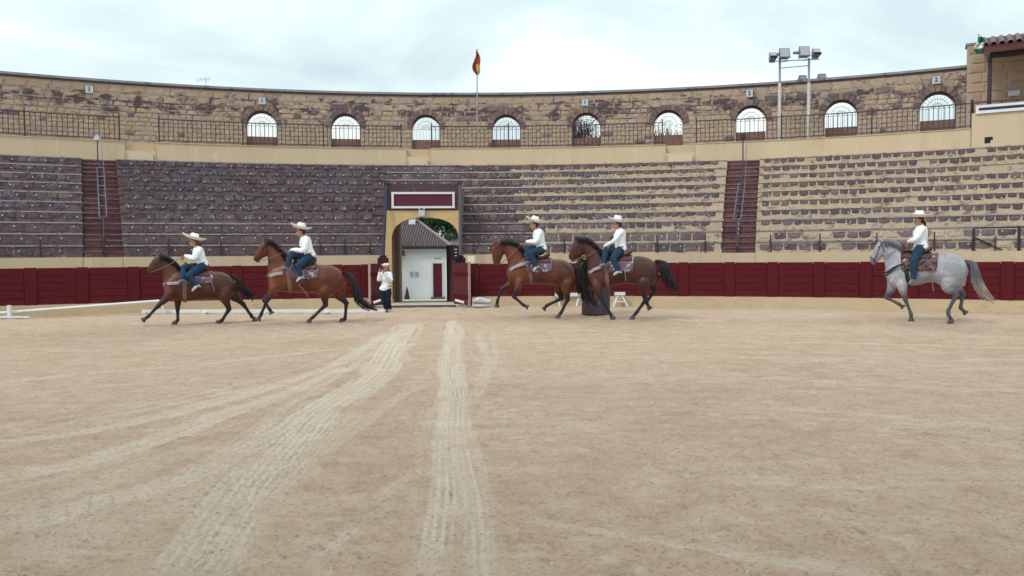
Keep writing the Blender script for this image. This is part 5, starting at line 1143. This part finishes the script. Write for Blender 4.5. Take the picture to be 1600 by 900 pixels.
    # mane, forelock, tail
    bm=bmesh.new(); rnd=random.Random(key); cr=[Vector(fr(*q[0])) for q in reversed(d['neck'])]; cr=[fr(*d['head'][0][0])]+cr; cr=[s[0] for s in crom([[p] for p in cr],10)]
    for k in range(300):
        i=rnd.randrange(len(cr)-8); p=cr[i]+Vector((0,rnd.uniform(-.02,.02),-.01)); sd=-1 if rnd.random()<.8 else 1; L=rnd.uniform(.07,.20); back=rnd.uniform(.02,.10)
        tube(bm,[p,p+Vector((back*.3,sd*.03,.014)),p+Vector((back*.6,sd*rnd.uniform(.06,.085),-.02)),p+Vector((back,sd*rnd.uniform(.10,.14),-L))],[.008,.009,.008,.002],4)
    build('mane',bm,hair,e,smooth=True,world=False)
    bm=bmesh.new(); tp=[fr(*p,off=.0) for p in d['tail']]; w_=d['tailw']
    core=crom([[p] for p in tp],3); rr_=[w_*(.30+.55*math.sin(min(1,i/(len(core)-1)*1.5)*PI*.5))*(1-(i/(len(core)-1))**3*.75)*.62 for i in range(len(core))]
    tube(bm,[s[0] for s in core],rr_,10)
    strands(bm,tp,150,lambda f:w_*(.25+.8*math.sin(min(1,f*1.4)*PI*.5)),.014,.004,key+9,tipspread=2.0)
    tl_=build('tail',bm,tailhair,e,smooth=True,world=False)
    # eye, nostril
    c,U,V=hl[4]
    for s in(-1,1):
        bm=bmesh.new(); q=c+U*.25+V*.93*s; bmesh.ops.create_uvsphere(bm,u_segments=10,v_segments=6,radius=.022,matrix=Matrix.Translation(q)); build('eye',bm,EYE,e,smooth=True,world=False)
    # bridle: noseband, browband, cheek straps
    def ring(i,k=1.07,r=.010,m=None): 
        c,U,V=hl[i]; bm=bmesh.new(); tube(bm,[c+U*k*cos(a)+V*k*sin(a) for a in [2*PI*j/16 for j in range(17)]],r,5); return bm
    st_=strap
    b0=empty('bridle'); b0.parent=e
    build('noseband',ring(11,r=.012),STRAPD if key==5 else LEA,b0,world=False); build('browband',ring(2,1.08,r=.011),STRAPD if key==5 else LEA,b0,world=False)
    for s in(-1,1):
        bm=bmesh.new(); tube(bm,[hl[i][0]+hl[i][2]*1.1*s+hl[i][1]*u for i,u in ((0,.6),(3,.3),(7,-.1),(12,-.3))],.010,5); build('cheek_strap',bm,STRAPD if key==5 else LEA,b0,world=False)
        q=hl[12][0]+hl[12][2]*1.15*s-hl[12][1]*.5; hand=fr(*d['hand'],off=-.08); bm=bmesh.new(); mid=q.lerp(hand,.5)+Vector((0,s*.09,-.05)); tube(bm,[q,mid,hand],.009,5); build('rein',bm,STRAPR,b0,world=False)
    # blanket shell, saddle, collar, girth
    xa,xb=fr(*d['blanket'][0]).x,fr(*d['blanket'][1]).x; secs=[s for s in crom([list(map(Vector,s)) for s in trunk],3) if xa<=s[0].x<=xb]
    bm=bmesh.new(); rows=[]; zb=fr(*d['blanket'][1]).z
    for c,U,V in secs:
        row=[]; 
        amax=math.acos(max(-.5,min(.6,(zb-c.z)/max(.1,U.z*1.03)))); 
        for k in range(17):
            a=-amax+2*amax*k/16; row.append(bm.verts.new(c+U*1.035*cos(a)+V*(1.10+.03*sin(k*2+c.x*20))*math.copysign(abs(sin(a))**.92,sin(a))+Vector((0,0,.012))))
        rows.append(row)
    for a,b in zip(rows,rows[1:]):
        for k in range(16): bm.faces.new((a[k],a[k+1],b[k+1],b[k]))
    bl=build('saddle_blanket',bm,blanket,e,smooth=True,world=False); so_=bl.modifiers.new('t','SOLIDIFY'); so_.thickness=.02; so_.offset=1
    sx0,sx1=[fr(*q).x for q in d['saddle']]; 
    def topz(x):
        s=min(trunk,key=lambda s:abs(s[0].x-x)); return s[0].z+s[1].z
    bm=bmesh.new(); n_=6; ss=[]
    for k in range(n_+1):
        f=k/n_; x=sx0+(sx1-sx0)*f; lift=.055+.12*max(0,(f-.62)/.38)**1.3+.07*max(0,(.3-f)/.3)**1.2; ss.append(((x,0,topz(x)+lift-.02),(0,0,.045+.02*(f>.8)),(0,.16 if f<.9 else .13,0)))
    loft(bm,ss,14,2); sdl=build('saddle',bm,LEA,e,smooth=True,world=False)
    bm=bmesh.new(); hx=sx0+.04; tube(bm,[(hx,0,topz(hx)+.05),(hx-.02,0,topz(hx)+.17),(hx-.05,0,topz(hx)+.21)],[.03,.022,.035],8); build('saddle_horn',bm,LEA,sdl,smooth=True,world=False)
    for s in (-1,1):   # skirts of the saddle
        bm=bmesh.new(); c=min(trunk,key=lambda q:abs(q[0].x-(sx0+sx1)/2)); rows=[]
        for x in (sx0+.02,(sx0+sx1)/2,sx1-.02):
            q=min(trunk,key=lambda q:abs(q[0].x-x)); rows.append([bm.verts.new(Vector((x,0,q[0].z))+q[1]*1.09*cos(a)+q[2]*1.17*s*sin(a)+Vector((0,0,.02))) for a in (.3,.5,.7,.88)])
        for a,b in zip(rows,rows[1:]):
            for k in range(3): bm.faces.new((a[k],a[k+1],b[k+1],b[k]))
        o=build('saddle_skirt',bm,LEA,sdl,smooth=True,world=False); so_=o.modifiers.new('t','SOLIDIFY'); so_.thickness=.02
    gx=fr(*d['girth']).x; q=min(trunk,key=lambda q:abs(q[0].x-gx)); bm=bmesh.new(); 
    for dx in (-.03,0,.03): tube(bm,[q[0]+Vector((dx,0,0))+q[1]*1.03*cos(a)+q[2]*1.04*sin(a) for a in [2*PI*j/24 for j in range(25)]],.018,5)
    build('girth',bm,STRAPR if key!=5 else STRAPD,e,world=False)
    (ax,ay),(bx,by)=d['collar']; A=fr(ax,ay); B=fr(bx,by); bm=bmesh.new(); pts=[Vector((A.x,-.30,A.z)),Vector(((A.x*.55+B.x*.45),-.27,(A.z*.6+B.z*.4))),Vector((B.x+.07,-.17,B.z)),Vector((B.x-.015,0,B.z-.02)),Vector((B.x+.07,.17,B.z)),Vector((A.x,.30,A.z))]
    full=[s[0] for s in crom([[p] for p in pts],4)]
    for dz in ((0,-.035) if key!=5 else (0,-.09)): tube(bm,[p+Vector((0,0,dz*(1 if key!=5 else (p-full[0]).length/.6))) for p in full],.021,5)
    build('breast_collar',bm,st_,e,world=False)
    for (px1,py1,px2,py2) in d.get('straps',[]):
        a,b=fr(px1,py1,off=-.34),fr(px2,py2,off=-.36); bm=bmesh.new(); tube(bm,[a,a.lerp(b,.5)+Vector((.01,-.01,0)),b],.012,5); build('hanging_strap',bm,STRAPR,sdl,world=False)
    return e

def hand(bm,wr,dirv,palm,thumb,curl=1.0,s=1.0):
    d=dirv.normalized(); n=palm.normalized(); l=d.cross(n).normalized(); 
    loft(bm,[(wr,l*.026*s,n*.018*s),(wr+d*.04*s,l*.038*s,n*.017*s),(wr+d*.085*s,l*.040*s,n*.014*s)],10,2)
    for k,(o,L) in enumerate(((-.029,.066),(-.010,.076),(.010,.070),(.028,.055))):
        b=wr+d*.078*s+l*o*s; L*=s; c=curl*(.9+.12*k); p1=b+(d*cos(.5*c)+n*sin(.5*c))*L*.45; p2=p1+(d*cos(1.3*c)+n*sin(1.3*c))*L*.33; p3=p2+(d*cos(2.1*c)+n*sin(2.1*c))*L*.28
        tube(bm,[b-d*.012,b,p1,p2,p3],[.009*s,.0095*s,.009*s,.0082*s,.0068*s],7)
    t=thumb; b=wr+d*.028*s+l*-.026*s*t; p1=b+(d*.75-l*t*.65+n*.3).normalized()*.034*s; p2=p1+(d*.9-l*t*.1+n*.5).normalized()*.028*s; tube(bm,[b,p1,p2],[.012*s,.0105*s,.008*s],7)

def person(label,O,az,p,sc_=1.0,hat=None,trousers=JEAN,hair=HAIRD,group='riders on horseback',boots=(BOOTW,BOOTW),base=None,puffy=1.0):
    """p: local joints; f facing, l lateral (unit vectors)"""
    base=base or Vector((0,0,0)); e=empty('person',O+Matrix.Rotation(-az,3,'Z')@base,-az); tag(e,label,'person',group)
    p={k:(v-base if k not in('f','l','hf') and isinstance(v,Vector) else v) for k,v in p.items()}
    f,l=p['f'].normalized(),p['l'].normalized(); hf=p.get('hf',f).normalized(); hl_=Vector((0,0,1)).cross(hf).normalized()*-1; k=sc_
    sp=(p['neck']-p['pelvis']); up=sp.normalized(); fd=(f-up*f.dot(up)).normalized(); fd0=fd
    def torso(bm,g=1.0,top=True,drop=0,fg=1.0):
        P,Nk=p['pelvis'],p['neck']; at=lambda t:P.lerp(Nk,t); fd=fd0*fg
        secs=[(at(-.12-drop),l*.135*k*g,fd*.10*k*g),(at(0),l*.160*k*g,fd*.118*k*g),(at(.28),l*.128*k*g,fd*.096*k*g),(at(.58)+fd*.012,l*.150*k*g,fd*.115*k*g),(at(.82),l*.165*k*g,fd*.098*k*g),(at(.95),l*.115*k*g,fd*.07*k*g)]
        if top: secs.append((at(1.06),l*.058*k*g,fd*.058*k*g))
        loft(bm,secs,16,3)
    bm=bmesh.new(); torso(bm,.90)
    hc=p['head']; limb(bm,[p['neck']-up*.06,p['neck'],p['neck'].lerp(hc,.45),hc-Vector((0,0,.02))],[.06*k,.052*k,.05*k,.05*k],10)
    hz=Vector((0,0,1)); 
    loft(bm,[(hc-hz*.118*k+hf*.030*k,hf*.040*k,hl_*.034*k),(hc-hz*.092*k+hf*.018*k,hf*.068*k,hl_*.052*k),(hc-hz*.045*k+hf*.006*k,hf*.088*k,hl_*.066*k),(hc,hf*.096*k,hl_*.074*k),(hc+hz*.05*k-hf*.004*k,hf*.096*k,hl_*.075*k),(hc+hz*.092*k-hf*.006*k,hf*.072*k,hl_*.058*k),(hc+hz*.112*k-hf*.006*k,hf*.03*k,hl_*.025*k)],16,3)
    tube(bm,[hc+hf*.088*k+hz*.012*k,hc+hf*.108*k-hz*.018*k,hc+hf*.112*k-hz*.032*k,hc+hf*.09*k-hz*.040*k],[.009*k,.012*k,.016*k,.008*k],8)
    for s in(-1,1):
        limb(bm,[hc+hl_*.072*k*s-hz*.03*k-hf*.01,hc+hl_*.080*k*s-hf*.018*k,hc+hl_*.078*k*s+hz*.024*k-hf*.018*k],[.010*k,.016*k,.012*k],8)
    for q in ('L','R'):
        S_,E_,W_=p['sh'+q],p['el'+q],p['wr'+q]
        limb(bm,[p['neck'].lerp(S_,.5),S_,S_.lerp(E_,.45),E_,E_.lerp(W_,.4),W_],[.05*k,.052*k,.044*k,.036*k,.035*k,.024*k],10)
        hand(bm,W_,p['hd'+q],p['pm'+q],1 if q=='L' else -1,1.15,k)
        Hp,Kn,An=p['hip'+q],p['kn'+q],p['an'+q]
        limb(bm,[p['pelvis'].lerp(Hp,.5)+up*.03,Hp,Hp.lerp(Kn,.5),Kn,Kn.lerp(An,.35),An],[.09*k,.085*k,.072*k,.052*k,.052*k,.035*k],10)
        limb(bm,[An,An.lerp(p['toe'+q],.4),p['toe'+q]],[.034*k,.032*k,.024*k],8)
    solid(bm,.0085,'body',SKIN,e,smooth=2)
    for s in(-1,1):
        bm=bmesh.new(); bmesh.ops.create_uvsphere(bm,u_segments=8,v_segments=6,radius=.012*k,matrix=Matrix.Translation(hc+hf*.086*k+hl_*.030*k*s+hz*.010*k)); build('eye',bm,EYE,e,smooth=True,world=False)
    bm=bmesh.new(); tube(bm,[hc+hf*.083*k+hl_*.024*k-hz*.062*k,hc+hf*.093*k-hz*.060*k,hc+hf*.083*k-hl_*.024*k-hz*.062*k],[.004,.008,.004],6); build('lips',bm,LIPS,e,smooth=True,world=False)
    # shirt
    bm=bmesh.new(); torso(bm,1.08,False,fg=1.30); 
    loft(bm,[(p['neck']-up*.07,l*.10*k,fd*.07*k),(p['neck']-up*.02,l*.072*k,fd*.066*k),(p['neck']+up*.025,l*.060*k,fd*.060*k)],12,2)
    for q in('L','R'):
        S_,E_,W_=p['sh'+q],p['el'+q],p['wr'+q]; g=puffy
        limb(bm,[p['neck'].lerp(S_,.45)-up*.03,S_,S_.lerp(E_,.5),E_,E_.lerp(W_,.5),W_.lerp(E_,.10),W_.lerp(E_,.03)],[.07*k,.068*k,.060*k*g,.052*k*g,.047*k*g,.040*k,.034*k],12)
    solid(bm,.013,'shirt',SHIRT,e,smooth=3,wob=.010)
    bm=bmesh.new()
    P_=p['pelvis']; at=lambda t:P_.lerp(p['neck'],t)
    loft(bm,[(at(.13),l*.150*k,fd*.112*k),(at(0),l*.172*k,fd*.130*k),(at(-.13),l*.165*k,fd*.125*k),(at(-.2),l*.11*k,fd*.09*k)],14,2)
    for q in('L','R'):
        Hp,Kn,An=p['hip'+q],p['kn'+q],p['an'+q]
        limb(bm,[P_.lerp(Hp,.5),Hp,Hp.lerp(Kn,.5),Hp.lerp(Kn,.92),Kn,Kn.lerp(An,.3),Kn.lerp(An,.7),An],[.115*k,.122*k,.110*k,.088*k,.085*k,.080*k,.070*k,.064*k],12)
    solid(bm,.014,'trousers',trousers,e,smooth=3,wob=.008)
    bm=bmesh.new(); tube(bm,[at(.10)+l*.156*k*cos(a)+fd*.122*k*sin(a) for a in [2*PI*j/20 for j in range(21)]],.017,5); build('belt',bm,LEA,e,world=False)
    for q,mt in zip(('L','R'),boots):
        An,To=p['an'+q],p['toe'+q]; d_=(To-An); dn=d_.normalized(); kn=(p['kn'+q]-An).normalized(); sn=(kn-dn*kn.dot(dn)); sn=sn.normalized() if sn.length>.1 else Vector((0,0,1)); sl_=dn.cross(sn).normalized()
        bm=bmesh.new(); limb(bm,[An+kn*.10,An+kn*.03,An-dn*.02],[.058*k,.052*k,.05*k],12)
        loft(bm,[(An-dn*.055-sn*.01,sn*.035,sl_*.030),(An-dn*.01,sn*.05,sl_*.04),(An+d_*.5-sn*.012,sn*.036,sl_*.046),(To-sn*.02,sn*.024,sl_*.036),(To+dn*.03-sn*.026,sn*.012,sl_*.016)],12,2)
        box(bm,None,(.05,.05,.03),M=Matrix.Translation(An-dn*.03-sn*.062)); build('boot',bm,mt,e,smooth=True,world=False)
    # hair
    bm=bmesh.new(); loft(bm,[(hc-hz*.07*k-hf*.055*k,hf*.030*k,hl_*.05*k),(hc-hz*.01*k-hf*.035*k,hf*.072*k,hl_*.079*k),(hc+hz*.05*k-hf*.02*k,hf*.092*k,hl_*.084*k),(hc+hz*.10*k-hf*.012*k,hf*.07*k,hl_*.062*k),(hc+hz*.122*k,hf*.02,hl_*.02)],14,2)
    if 'tailpath' in p: strands(bm,[hc-hf*.06*k-hz*.02]+[hc+v for v in p['tailpath']],60,lambda q:.042*(1-.4*q),.014,.006,3,tipspread=.4)
    build('hair',bm,hair,e,smooth=True,world=False)
    # hat
    if hat:
        R,tilt,mt,cz,crown=hat['r'],hat['tilt'],hat['mat'],hat['z'],hat.get('crown',.13)
        bm=bmesh.new(); Mx=Matrix.Translation(hc+Vector((0,0,cz)))@Matrix.Rotation(R_(tilt),4,'Y')
        up_=lambda a,r: (.030*(r/R)**2*(1+.6*cos(2*a)) if r>.11 else (0.02*cos(2*a) if r<.06 else 0))
        lathe(bm,[(.006,crown*.92),(.045,crown*1.04),(.075,crown*1.08),(.098,crown*.95),(.112,crown*.40),(.120,.012),(R*.62,.004),(R*.93,.022),(R,.048),(R*.99,.040),(R*.9,.010),(R*.6,-.008),(.10,-.008),(.09,-.002)],n=28,M=Mx,wob=up_); h_=build('hat',bm,mt,e,smooth=True,world=False)
        bm=bmesh.new(); tube(bm,[Mx@Vector((.119*cos(a),.119*sin(a),.028)) for a in [2*PI*j/20 for j in range(21)]],.010,5); build('hat_band',bm,hat.get('band',STRAPR),h_,world=False)
    return e

def rider_spec(fr,head,neck,shoulder,hip,elbow,wrist,kR,aR,tR,kL,aL,tL,astride=False,tail=None,hf=Vector((-1,-.1,0))):
    y=lambda q,o:fr(*q,off=o)
    p={'head':y(head,0),'neck':y(neck,0),'pelvis':y(hip,-.02),'f':Vector((-1,0,0)),'l':Vector((0,-1,0)),'hf':hf}
    # L is the near side here (the rider's left)
    p['shL']=y(shoulder,-.165); p['shR']=y(shoulder,.165); p['elL']=y(elbow,-.25); p['elR']=y(elbow,.25); p['wrL']=y(wrist,-.09); p['wrR']=y((wrist[0]+4,wrist[1]+3),.03)
    for q in'LR':
        d=(p['wr'+q]-p['el'+q]).normalized(); p['hd'+q]=(d+Vector((-.4,0,-.1))).normalized(); p['pm'+q]=Vector((0,1 if q=='L' else -1,-.5))
    p['hipL']=y(hip,-.12)+Vector((-.02,0,-.05)); p['hipR']=y(hip,.09)+Vector((-.02,0,-.04))
    p['knL']=y(kL,-.36); p['anL']=y(aL,-.40); p['toeL']=y(tL,-.43)
    if astride: p['knR']=y(kR,.36); p['anR']=y(aR,.40); p['toeR']=y(tR,.43)
    else: p['knR']=y(kR,-.20); p['anR']=y(aR,-.37); p['toeR']=y(tR,-.40)
    if tail: p['tailpath']=tail
    return p

BAY1=coat('coat_dark_bay',(.042,.010,.008),(.105,.027,.013),(.016,.011,.015)); BAY2=coat('coat_bright_bay',(.060,.014,.009),(.165,.042,.017),(.016,.011,.015)); BAY3=coat('coat_bay',(.050,.012,.008),(.148,.039,.016),(.014,.010,.014)); BAY4=coat('coat_brown_bay',(.034,.010,.009),(.082,.022,.014),(.012,.009,.013)); GREY=coat('coat_dapple_grey',(.22,.22,.265),(.52,.51,.54),(.035,.032,.045),gray=True)
F1=Frame(306,506.5,200,350,5.295); F2=Frame(480,504.8,380,340,5.0); F3=Frame(845,497.5,750,330,5.0); F4=Frame(972,499.5,880,330,5.0); F5=Frame(1450,503.0,1340,320,4.617)
H1=dict(trunk=[((303,470),(312,575)),((345,425),(350,622)),((410,380),(420,640)),((500,388),(500,638)),((600,403),(600,628)),((690,396),(690,622)),((760,394),(760,638)),((820,414),(820,640)),((862,448),(868,600)),((884,490),(886,555))],
 neck=[((440,370),(298,545)),((398,325),(290,470)),((352,285),(283,420)),((305,256),(272,385))],
 head=[((262,242),(300,350)),((235,256),(285,400)),((207,288),(250,405)),((180,328),(215,402)),((160,365),(200,412)),((156,388),(186,426))],ear=(272,245),eartip=(268,222),
 legs=[('f',-1,((350,585),(245,682),(170,762),(118,800))),('f',1,((412,600),(411,708),(412,795),(382,832))),('h',-1,((795,595),(836,705),(780,795),(742,830))),('h',1,((858,580),(952,662),(1016,752),(1046,806)))],
 tail=[(858,420),(905,455),(945,530),(1000,580),(1034,640)],tailw=.085,blanket=((470,380),(700,490)),saddle=((468,0),(665,0)),girth=(470,500),collar=((430,478),(300,488)),hand=(462,262),straps=[(690,480,715,560)])
H2=dict(trunk=[((190,440),(198,500)),((215,408),(225,560)),((270,370),(290,578)),((350,345),(370,582)),((450,368),(450,588)),((580,374),(560,590)),((660,372),(640,615)),((722,385),(720,605)),((768,418),(770,560)),((786,462),(786,525))],
 neck=[((345,330),(195,490)),((312,268),(191,405)),((265,214),(193,335)),((215,172),(190,290))],
 head=[((180,162),(205,270)),((150,188),(192,298)),((120,232),(165,312)),((98,275),(140,325)),((82,308),(125,347)),((78,328),(116,356))],ear=(180,168),eartip=(176,138),
 legs=[('f',-1,((240,565),(182,655),(142,752),(114,802))),('f',1,((235,570),(162,645),(205,715),(226,752))),('h',-1,((632,590),(645,682),(548,775),(512,806))),('h',1,((735,590),(806,668),(797,785),(768,826)))],
 tail=[(775,428),(838,452),(875,540),(905,635),(975,700),(1050,722)],tailw=.115,blanket=((352,380),(590,480)),saddle=((385,0),(568,0)),girth=(372,500),collar=((310,425),(192,448)),hand=(352,255),straps=[(430,520,510,618),(560,370,430,530)])
H3=dict(trunk=[((212,450),(215,512)),((240,420),(245,560)),((300,390),(310,572)),((360,358),(380,567)),((450,374),(450,572)),((560,377),(540,572)),((620,374),(620,600)),((682,394),(690,618)),((728,436),(732,590)),((748,482),(748,545))],
 neck=[((352,345),(212,490)),((322,282),(216,425)),((280,240),(208,375)),((228,218),(192,335))],
 head=[((160,222),(190,315)),((112,238),(186,340)),((90,285),(172,368)),((93,345),(160,402)),((102,398),(160,425)),((112,430),(152,443))],ear=(118,246),eartip=(94,268),
 legs=[('f',-1,((310,570),(262,665),(338,732),(378,752))),('f',1,((255,560),(166,612),(137,698),(130,752))),('h',-1,((672,595),(684,692),(636,788),(608,826))),('h',1,((615,605),(640,680),(524,735),(494,770)))],
 tail=[(742,428),(776,470),(795,580),(840,680),(905,738)],tailw=.145,blanket=((355,380),(562,478)),saddle=((375,0),(545,0)),girth=(385,500),collar=((345,405),(222,450)),hand=(345,240))
H4=dict(trunk=[((192,460),(196,530)),((225,430),(230,590)),((280,400),(290,610)),((330,358),(350,592)),((430,358),(430,572)),((540,354),(530,566)),((602,349),(600,592)),((672,368),(680,585)),((716,398),(722,555)),((738,440),(738,495))],
 neck=[((312,340),(193,500)),((280,288),(188,430)),((230,236),(180,372)),((178,205),(168,328))],
 head=[((108,200),(165,315)),((85,230),(155,345)),((65,272),(130,358)),((50,318),(110,375)),((42,352),(97,392)),((46,372),(82,396))],ear=(98,212),eartip=(92,186),
 legs=[('f',-1,((262,600),(316,715),(372,806),(386,856))),('f',1,((245,590),(218,662),(252,708),(286,722))),('h',-1,((618,585),(645,692),(572,792),(538,838))),('h',1,((690,570),(724,608),(650,712),(680,768)))],
 tail=[(724,388),(782,412),(810,500),(848,580),(880,655)],tailw=.145,blanket=((345,380),(548,480)),saddle=((345,0),(538,0)),girth=(345,500),collar=((300,428),(195,470)),hand=(298,292),straps=[(478,470,490,545)])
H5=dict(trunk=[((204,470),(210,530)),((228,430),(250,592)),((290,380),(310,602)),((335,345),(370,588)),((440,358),(450,577)),((560,353),(540,556)),((642,344),(620,590)),((712,358),(700,600)),((768,394),(762,560)),((792,445),(788,515))],
 neck=[((332,320),(205,500)),((302,290),(196,430)),((265,262),(186,382)),((222,250),(180,350))],
 head=[((185,250),(215,335)),((150,262),(190,360)),((125,300),(165,388)),((105,345),(147,410)),((88,385),(132,426)),((85,410),(116,438))],ear=(180,262),eartip=(140,236),
 legs=[('f',-1,((320,590),(347,690),(386,788),(382,838))),('f',1,((252,590),(205,668),(298,716),(334,742))),('h',-1,((645,590),(712,652),(652,768),(668,850))),('h',1,((705,590),(762,645),(742,742),(786,786)))],
 tail=[(778,402),(838,430),(858,540),(915,645),(985,715)],tailw=.10,blanket=((320,380),(572,478)),saddle=((330,0),(545,0)),girth=(360,500),collar=((330,425),(195,482)),hand=(352,268),straps=[(520,470,548,625)])
horse(1,'dark bay horse leading at far left, front leg stretched forward, black tail',F1,H1,BAY1,HAIRB,HAIRB,BLK[0],STRAPW)
horse(2,'bright bay horse, second from the left, long black tail sweeping behind',F2,H2,BAY2,HAIRB,HAIRB,BLK[0],STRAPW)
horse(3,'bay horse right of the gateway with arched neck, face held vertical',F3,H3,BAY3,HAIRB,HAIRB,BLK[0],STRAPW)
horse(4,'brown bay horse passing the dark drum, close behind another bay',F4,H4,BAY4,HAIRB,HAIRB,BLK[0],STRAPW)
horse(5,'dapple grey horse at far right with dark bridle and cream tail tip',F5,H5,GREY,HAIRG,HAIRC,BLK[1],STRAPD,dark_legs=.85)
pony=[Vector((.10,0,-.05)),Vector((.12,-.01,-.16)),Vector((.11,-.02,-.28))]
P1=rider_spec(F1,(545,152),(568,186),(592,208),(618,338),(548,285),(466,262),(462,362),(448,462),(420,478),(500,425),(572,508),(530,545),tail=[Vector((.10,0,-.03)),Vector((.16,0,-.06)),Vector((.17,0,-.12))])
P2=rider_spec(F2,(450,112),(474,142),(492,168),(518,298),(472,258),(366,252),(378,288),(338,388),(298,396),(428,378),(452,462),(418,490),tail=[Vector((.07,0,-.05)),Vector((.09,0,-.10)),Vector((.08,0,-.14))])
P3=rider_spec(F3,(425,108),(450,136),(468,162),(478,294),(438,238),(358,238),(372,290),(372,392),(348,412),(392,330),(440,432),(418,462),tail=[Vector((.07,0,-.05)),Vector((.11,0,-.12)),Vector((.12,0,-.2))])
P4=rider_spec(F4,(422,108),(444,134),(456,160),(448,296),(396,232),(318,278),(332,308),(318,412),(288,428),(388,368),(432,468),(395,490),tail=pony)
P5=rider_spec(F5,(445,112),(460,146),(468,172),(454,308),(415,250),(362,268),(402,400),(402,530),(372,566),(405,410),(402,535),(372,568),astride=True,tail=pony)
def pelvis_base(p): return Vector((p['pelvis'].x,p['pelvis'].y,p['pelvis'].z-.12))
person('rider of the leading horse in white shirt, jeans and large tilted cream hat',F1.O,F1.az,P1,.95,dict(r=.30,tilt=15,mat=STRAW,z=.085,crown=.135),hair=HAIRR,base=pelvis_base(P1),boots=(BOOTW,BOOTB),puffy=1.45)
person('rider of the second horse from left in white shirt, jeans and grey patterned hat',F2.O,F2.az,P2,1.0,dict(r=.275,tilt=13,mat=STRAWG,z=.085,crown=.14),base=pelvis_base(P2),boots=(BOOTW,BOOTB),puffy=1.35)
person('rider of the horse with the arched neck, white shirt, rosy straw hat',F3.O,F3.az,P3,1.0,dict(r=.26,tilt=17,mat=STRAWP,z=.085,crown=.14),base=pelvis_base(P3),boots=(BOOTW,BOOTB),puffy=1.35)
person('rider beside the leafy drum with straight arms, long dark ponytail and pale hat',F4.O,F4.az,P4,1.0,dict(r=.25,tilt=10,mat=STRAWG,z=.085,crown=.15),base=pelvis_base(P4),boots=(BOOTW,BOOTB))
person('rider of the dapple grey horse with straight leg, dark ponytail, white hat',F5.O,F5.az,P5,1.04,dict(r=.285,tilt=4,mat=STRAWG,z=.085,crown=.14),base=pelvis_base(P5),boots=(BOOTB,BOOTB),puffy=1.35)
# the woman standing by the gate
FW=Frame(602,487,580,400,9.0); y=FW
pw={'head':y(210,172,0),'neck':y(212,222,.02),'pelvis':y(200,452,.0),'f':Vector((-.45,-.9,0)),'l':Vector((.9,-.45,0)),'hf':Vector((-.7,-.7,-.05))}
pw['shL']=y(262,248,-.06); pw['shR']=y(142,250,.04); pw['elL']=y(278,345,-.12); pw['elR']=y(108,335,-.10); pw['wrL']=y(176,238,-.26); pw['wrR']=y(118,218,-.14)
pw['hdL']=Vector((-.5,-.1,.8)); pw['hdR']=Vector((.1,-.15,1)); pw['pmL']=Vector((-.3,.6,.2)); pw['pmR']=Vector((.6,.4,0))
pw['hipL']=y(235,490,0); pw['hipR']=y(160,490,.0); pw['knL']=y(240,615,-.04); pw['knR']=y(175,630,-.03); pw['anL']=y(268,748,.0); pw['anR']=y(215,752,.0); pw['toeL']=y(290,780,-.09); pw['toeR']=y(205,782,-.12)
wide=1
pw['tailpath']=[Vector((.06,.05,-.06)),Vector((.08,.06,-.14))]
wm=person('woman standing by the gateway holding a camera up to her face',FW.O,FW.az,pw,.92,dict(r=.135,tilt=-4,mat=om('cap_white',(.74,.64,.60),(.70,.60,.56),bump=.1),z=.045,crown=.09),trousers=JEAND,group='people standing',base=Vector((0,0,0)),boots=(BOOTW,IRON),puffy=1.25)
del wm['group']
bm=bmesh.new(); P_=pw['pelvis']; loft(bm,[(P_+Vector((0,0,.06)),Vector((.155,0,0)),Vector((0,.11,0))),(P_+Vector((-.02,0,-.02)),Vector((.168,0,0)),Vector((0,.125,0))),(P_+Vector((-.03,-.01,-.075)),Vector((.13,0,0)),Vector((0,.12,0)))],16,2); build('shirt_tail',bm,SHIRT,wm,smooth=True,world=False)
c=y(150,172,-.2); e=empty('camera',FW.O+Matrix.Rotation(-FW.az,3,'Z')@c,-FW.az); tag(e,'small black camera held up to the face by the woman at the gateway','camera')
bm=bmesh.new(); box(bm,(0,0,0),(.10,.05,.07)); build('camera_body',bm,BLACK,e,world=False); bm=bmesh.new(); lathe(bm,[(.026,0),(.026,.05),(.02,.055)],M=Matrix.Rotation(R_(90),4,'X')@Matrix.Translation((-.0,0,.02)),n=10); build('lens',bm,IRON,e,world=False)

# sand kicked up by two hooves
for fr_,(cx_,cy_),lab in ((F3,(580,832),'small spray of kicked up sand behind the hind hoof of the bay horse'),(F5,(662,845),'small spray of kicked up sand at the hind hoof of the grey horse')):
    c=fr_(cx_,cy_); rnd=random.Random(4); bm=bmesh.new()
    for k in range(150):
        a=rnd.uniform(0,2*PI); r=abs(rnd.gauss(0,.20)); z=abs(rnd.gauss(0,.07))*(1.2-min(1,r)); q=Vector((c.x+r*cos(a),r*sin(a),z+.002)); s_=rnd.choice([.006,.009,.013,.02])
        v=[bm.verts.new(q+Vector((rnd.uniform(-1,1),rnd.uniform(-1,1),rnd.uniform(-1,1)))*s_) for _ in range(4)]
        for f in ((0,1,2),(0,1,3),(1,2,3),(0,2,3)): bm.faces.new([v[i] for i in f])
    me=bpy.data.meshes.new('kicked_sand'); bm.to_mesh(me); bm.free(); me.materials.append(M('kicked_sand_mat',(.30,.17,.11),(.42,.28,.2),scale=30,bump=0))
    o=link('kicked_sand',me,loc=fr_.O,rz=-fr_.az); tag(o,lab,'sand spray',kind='stuff')
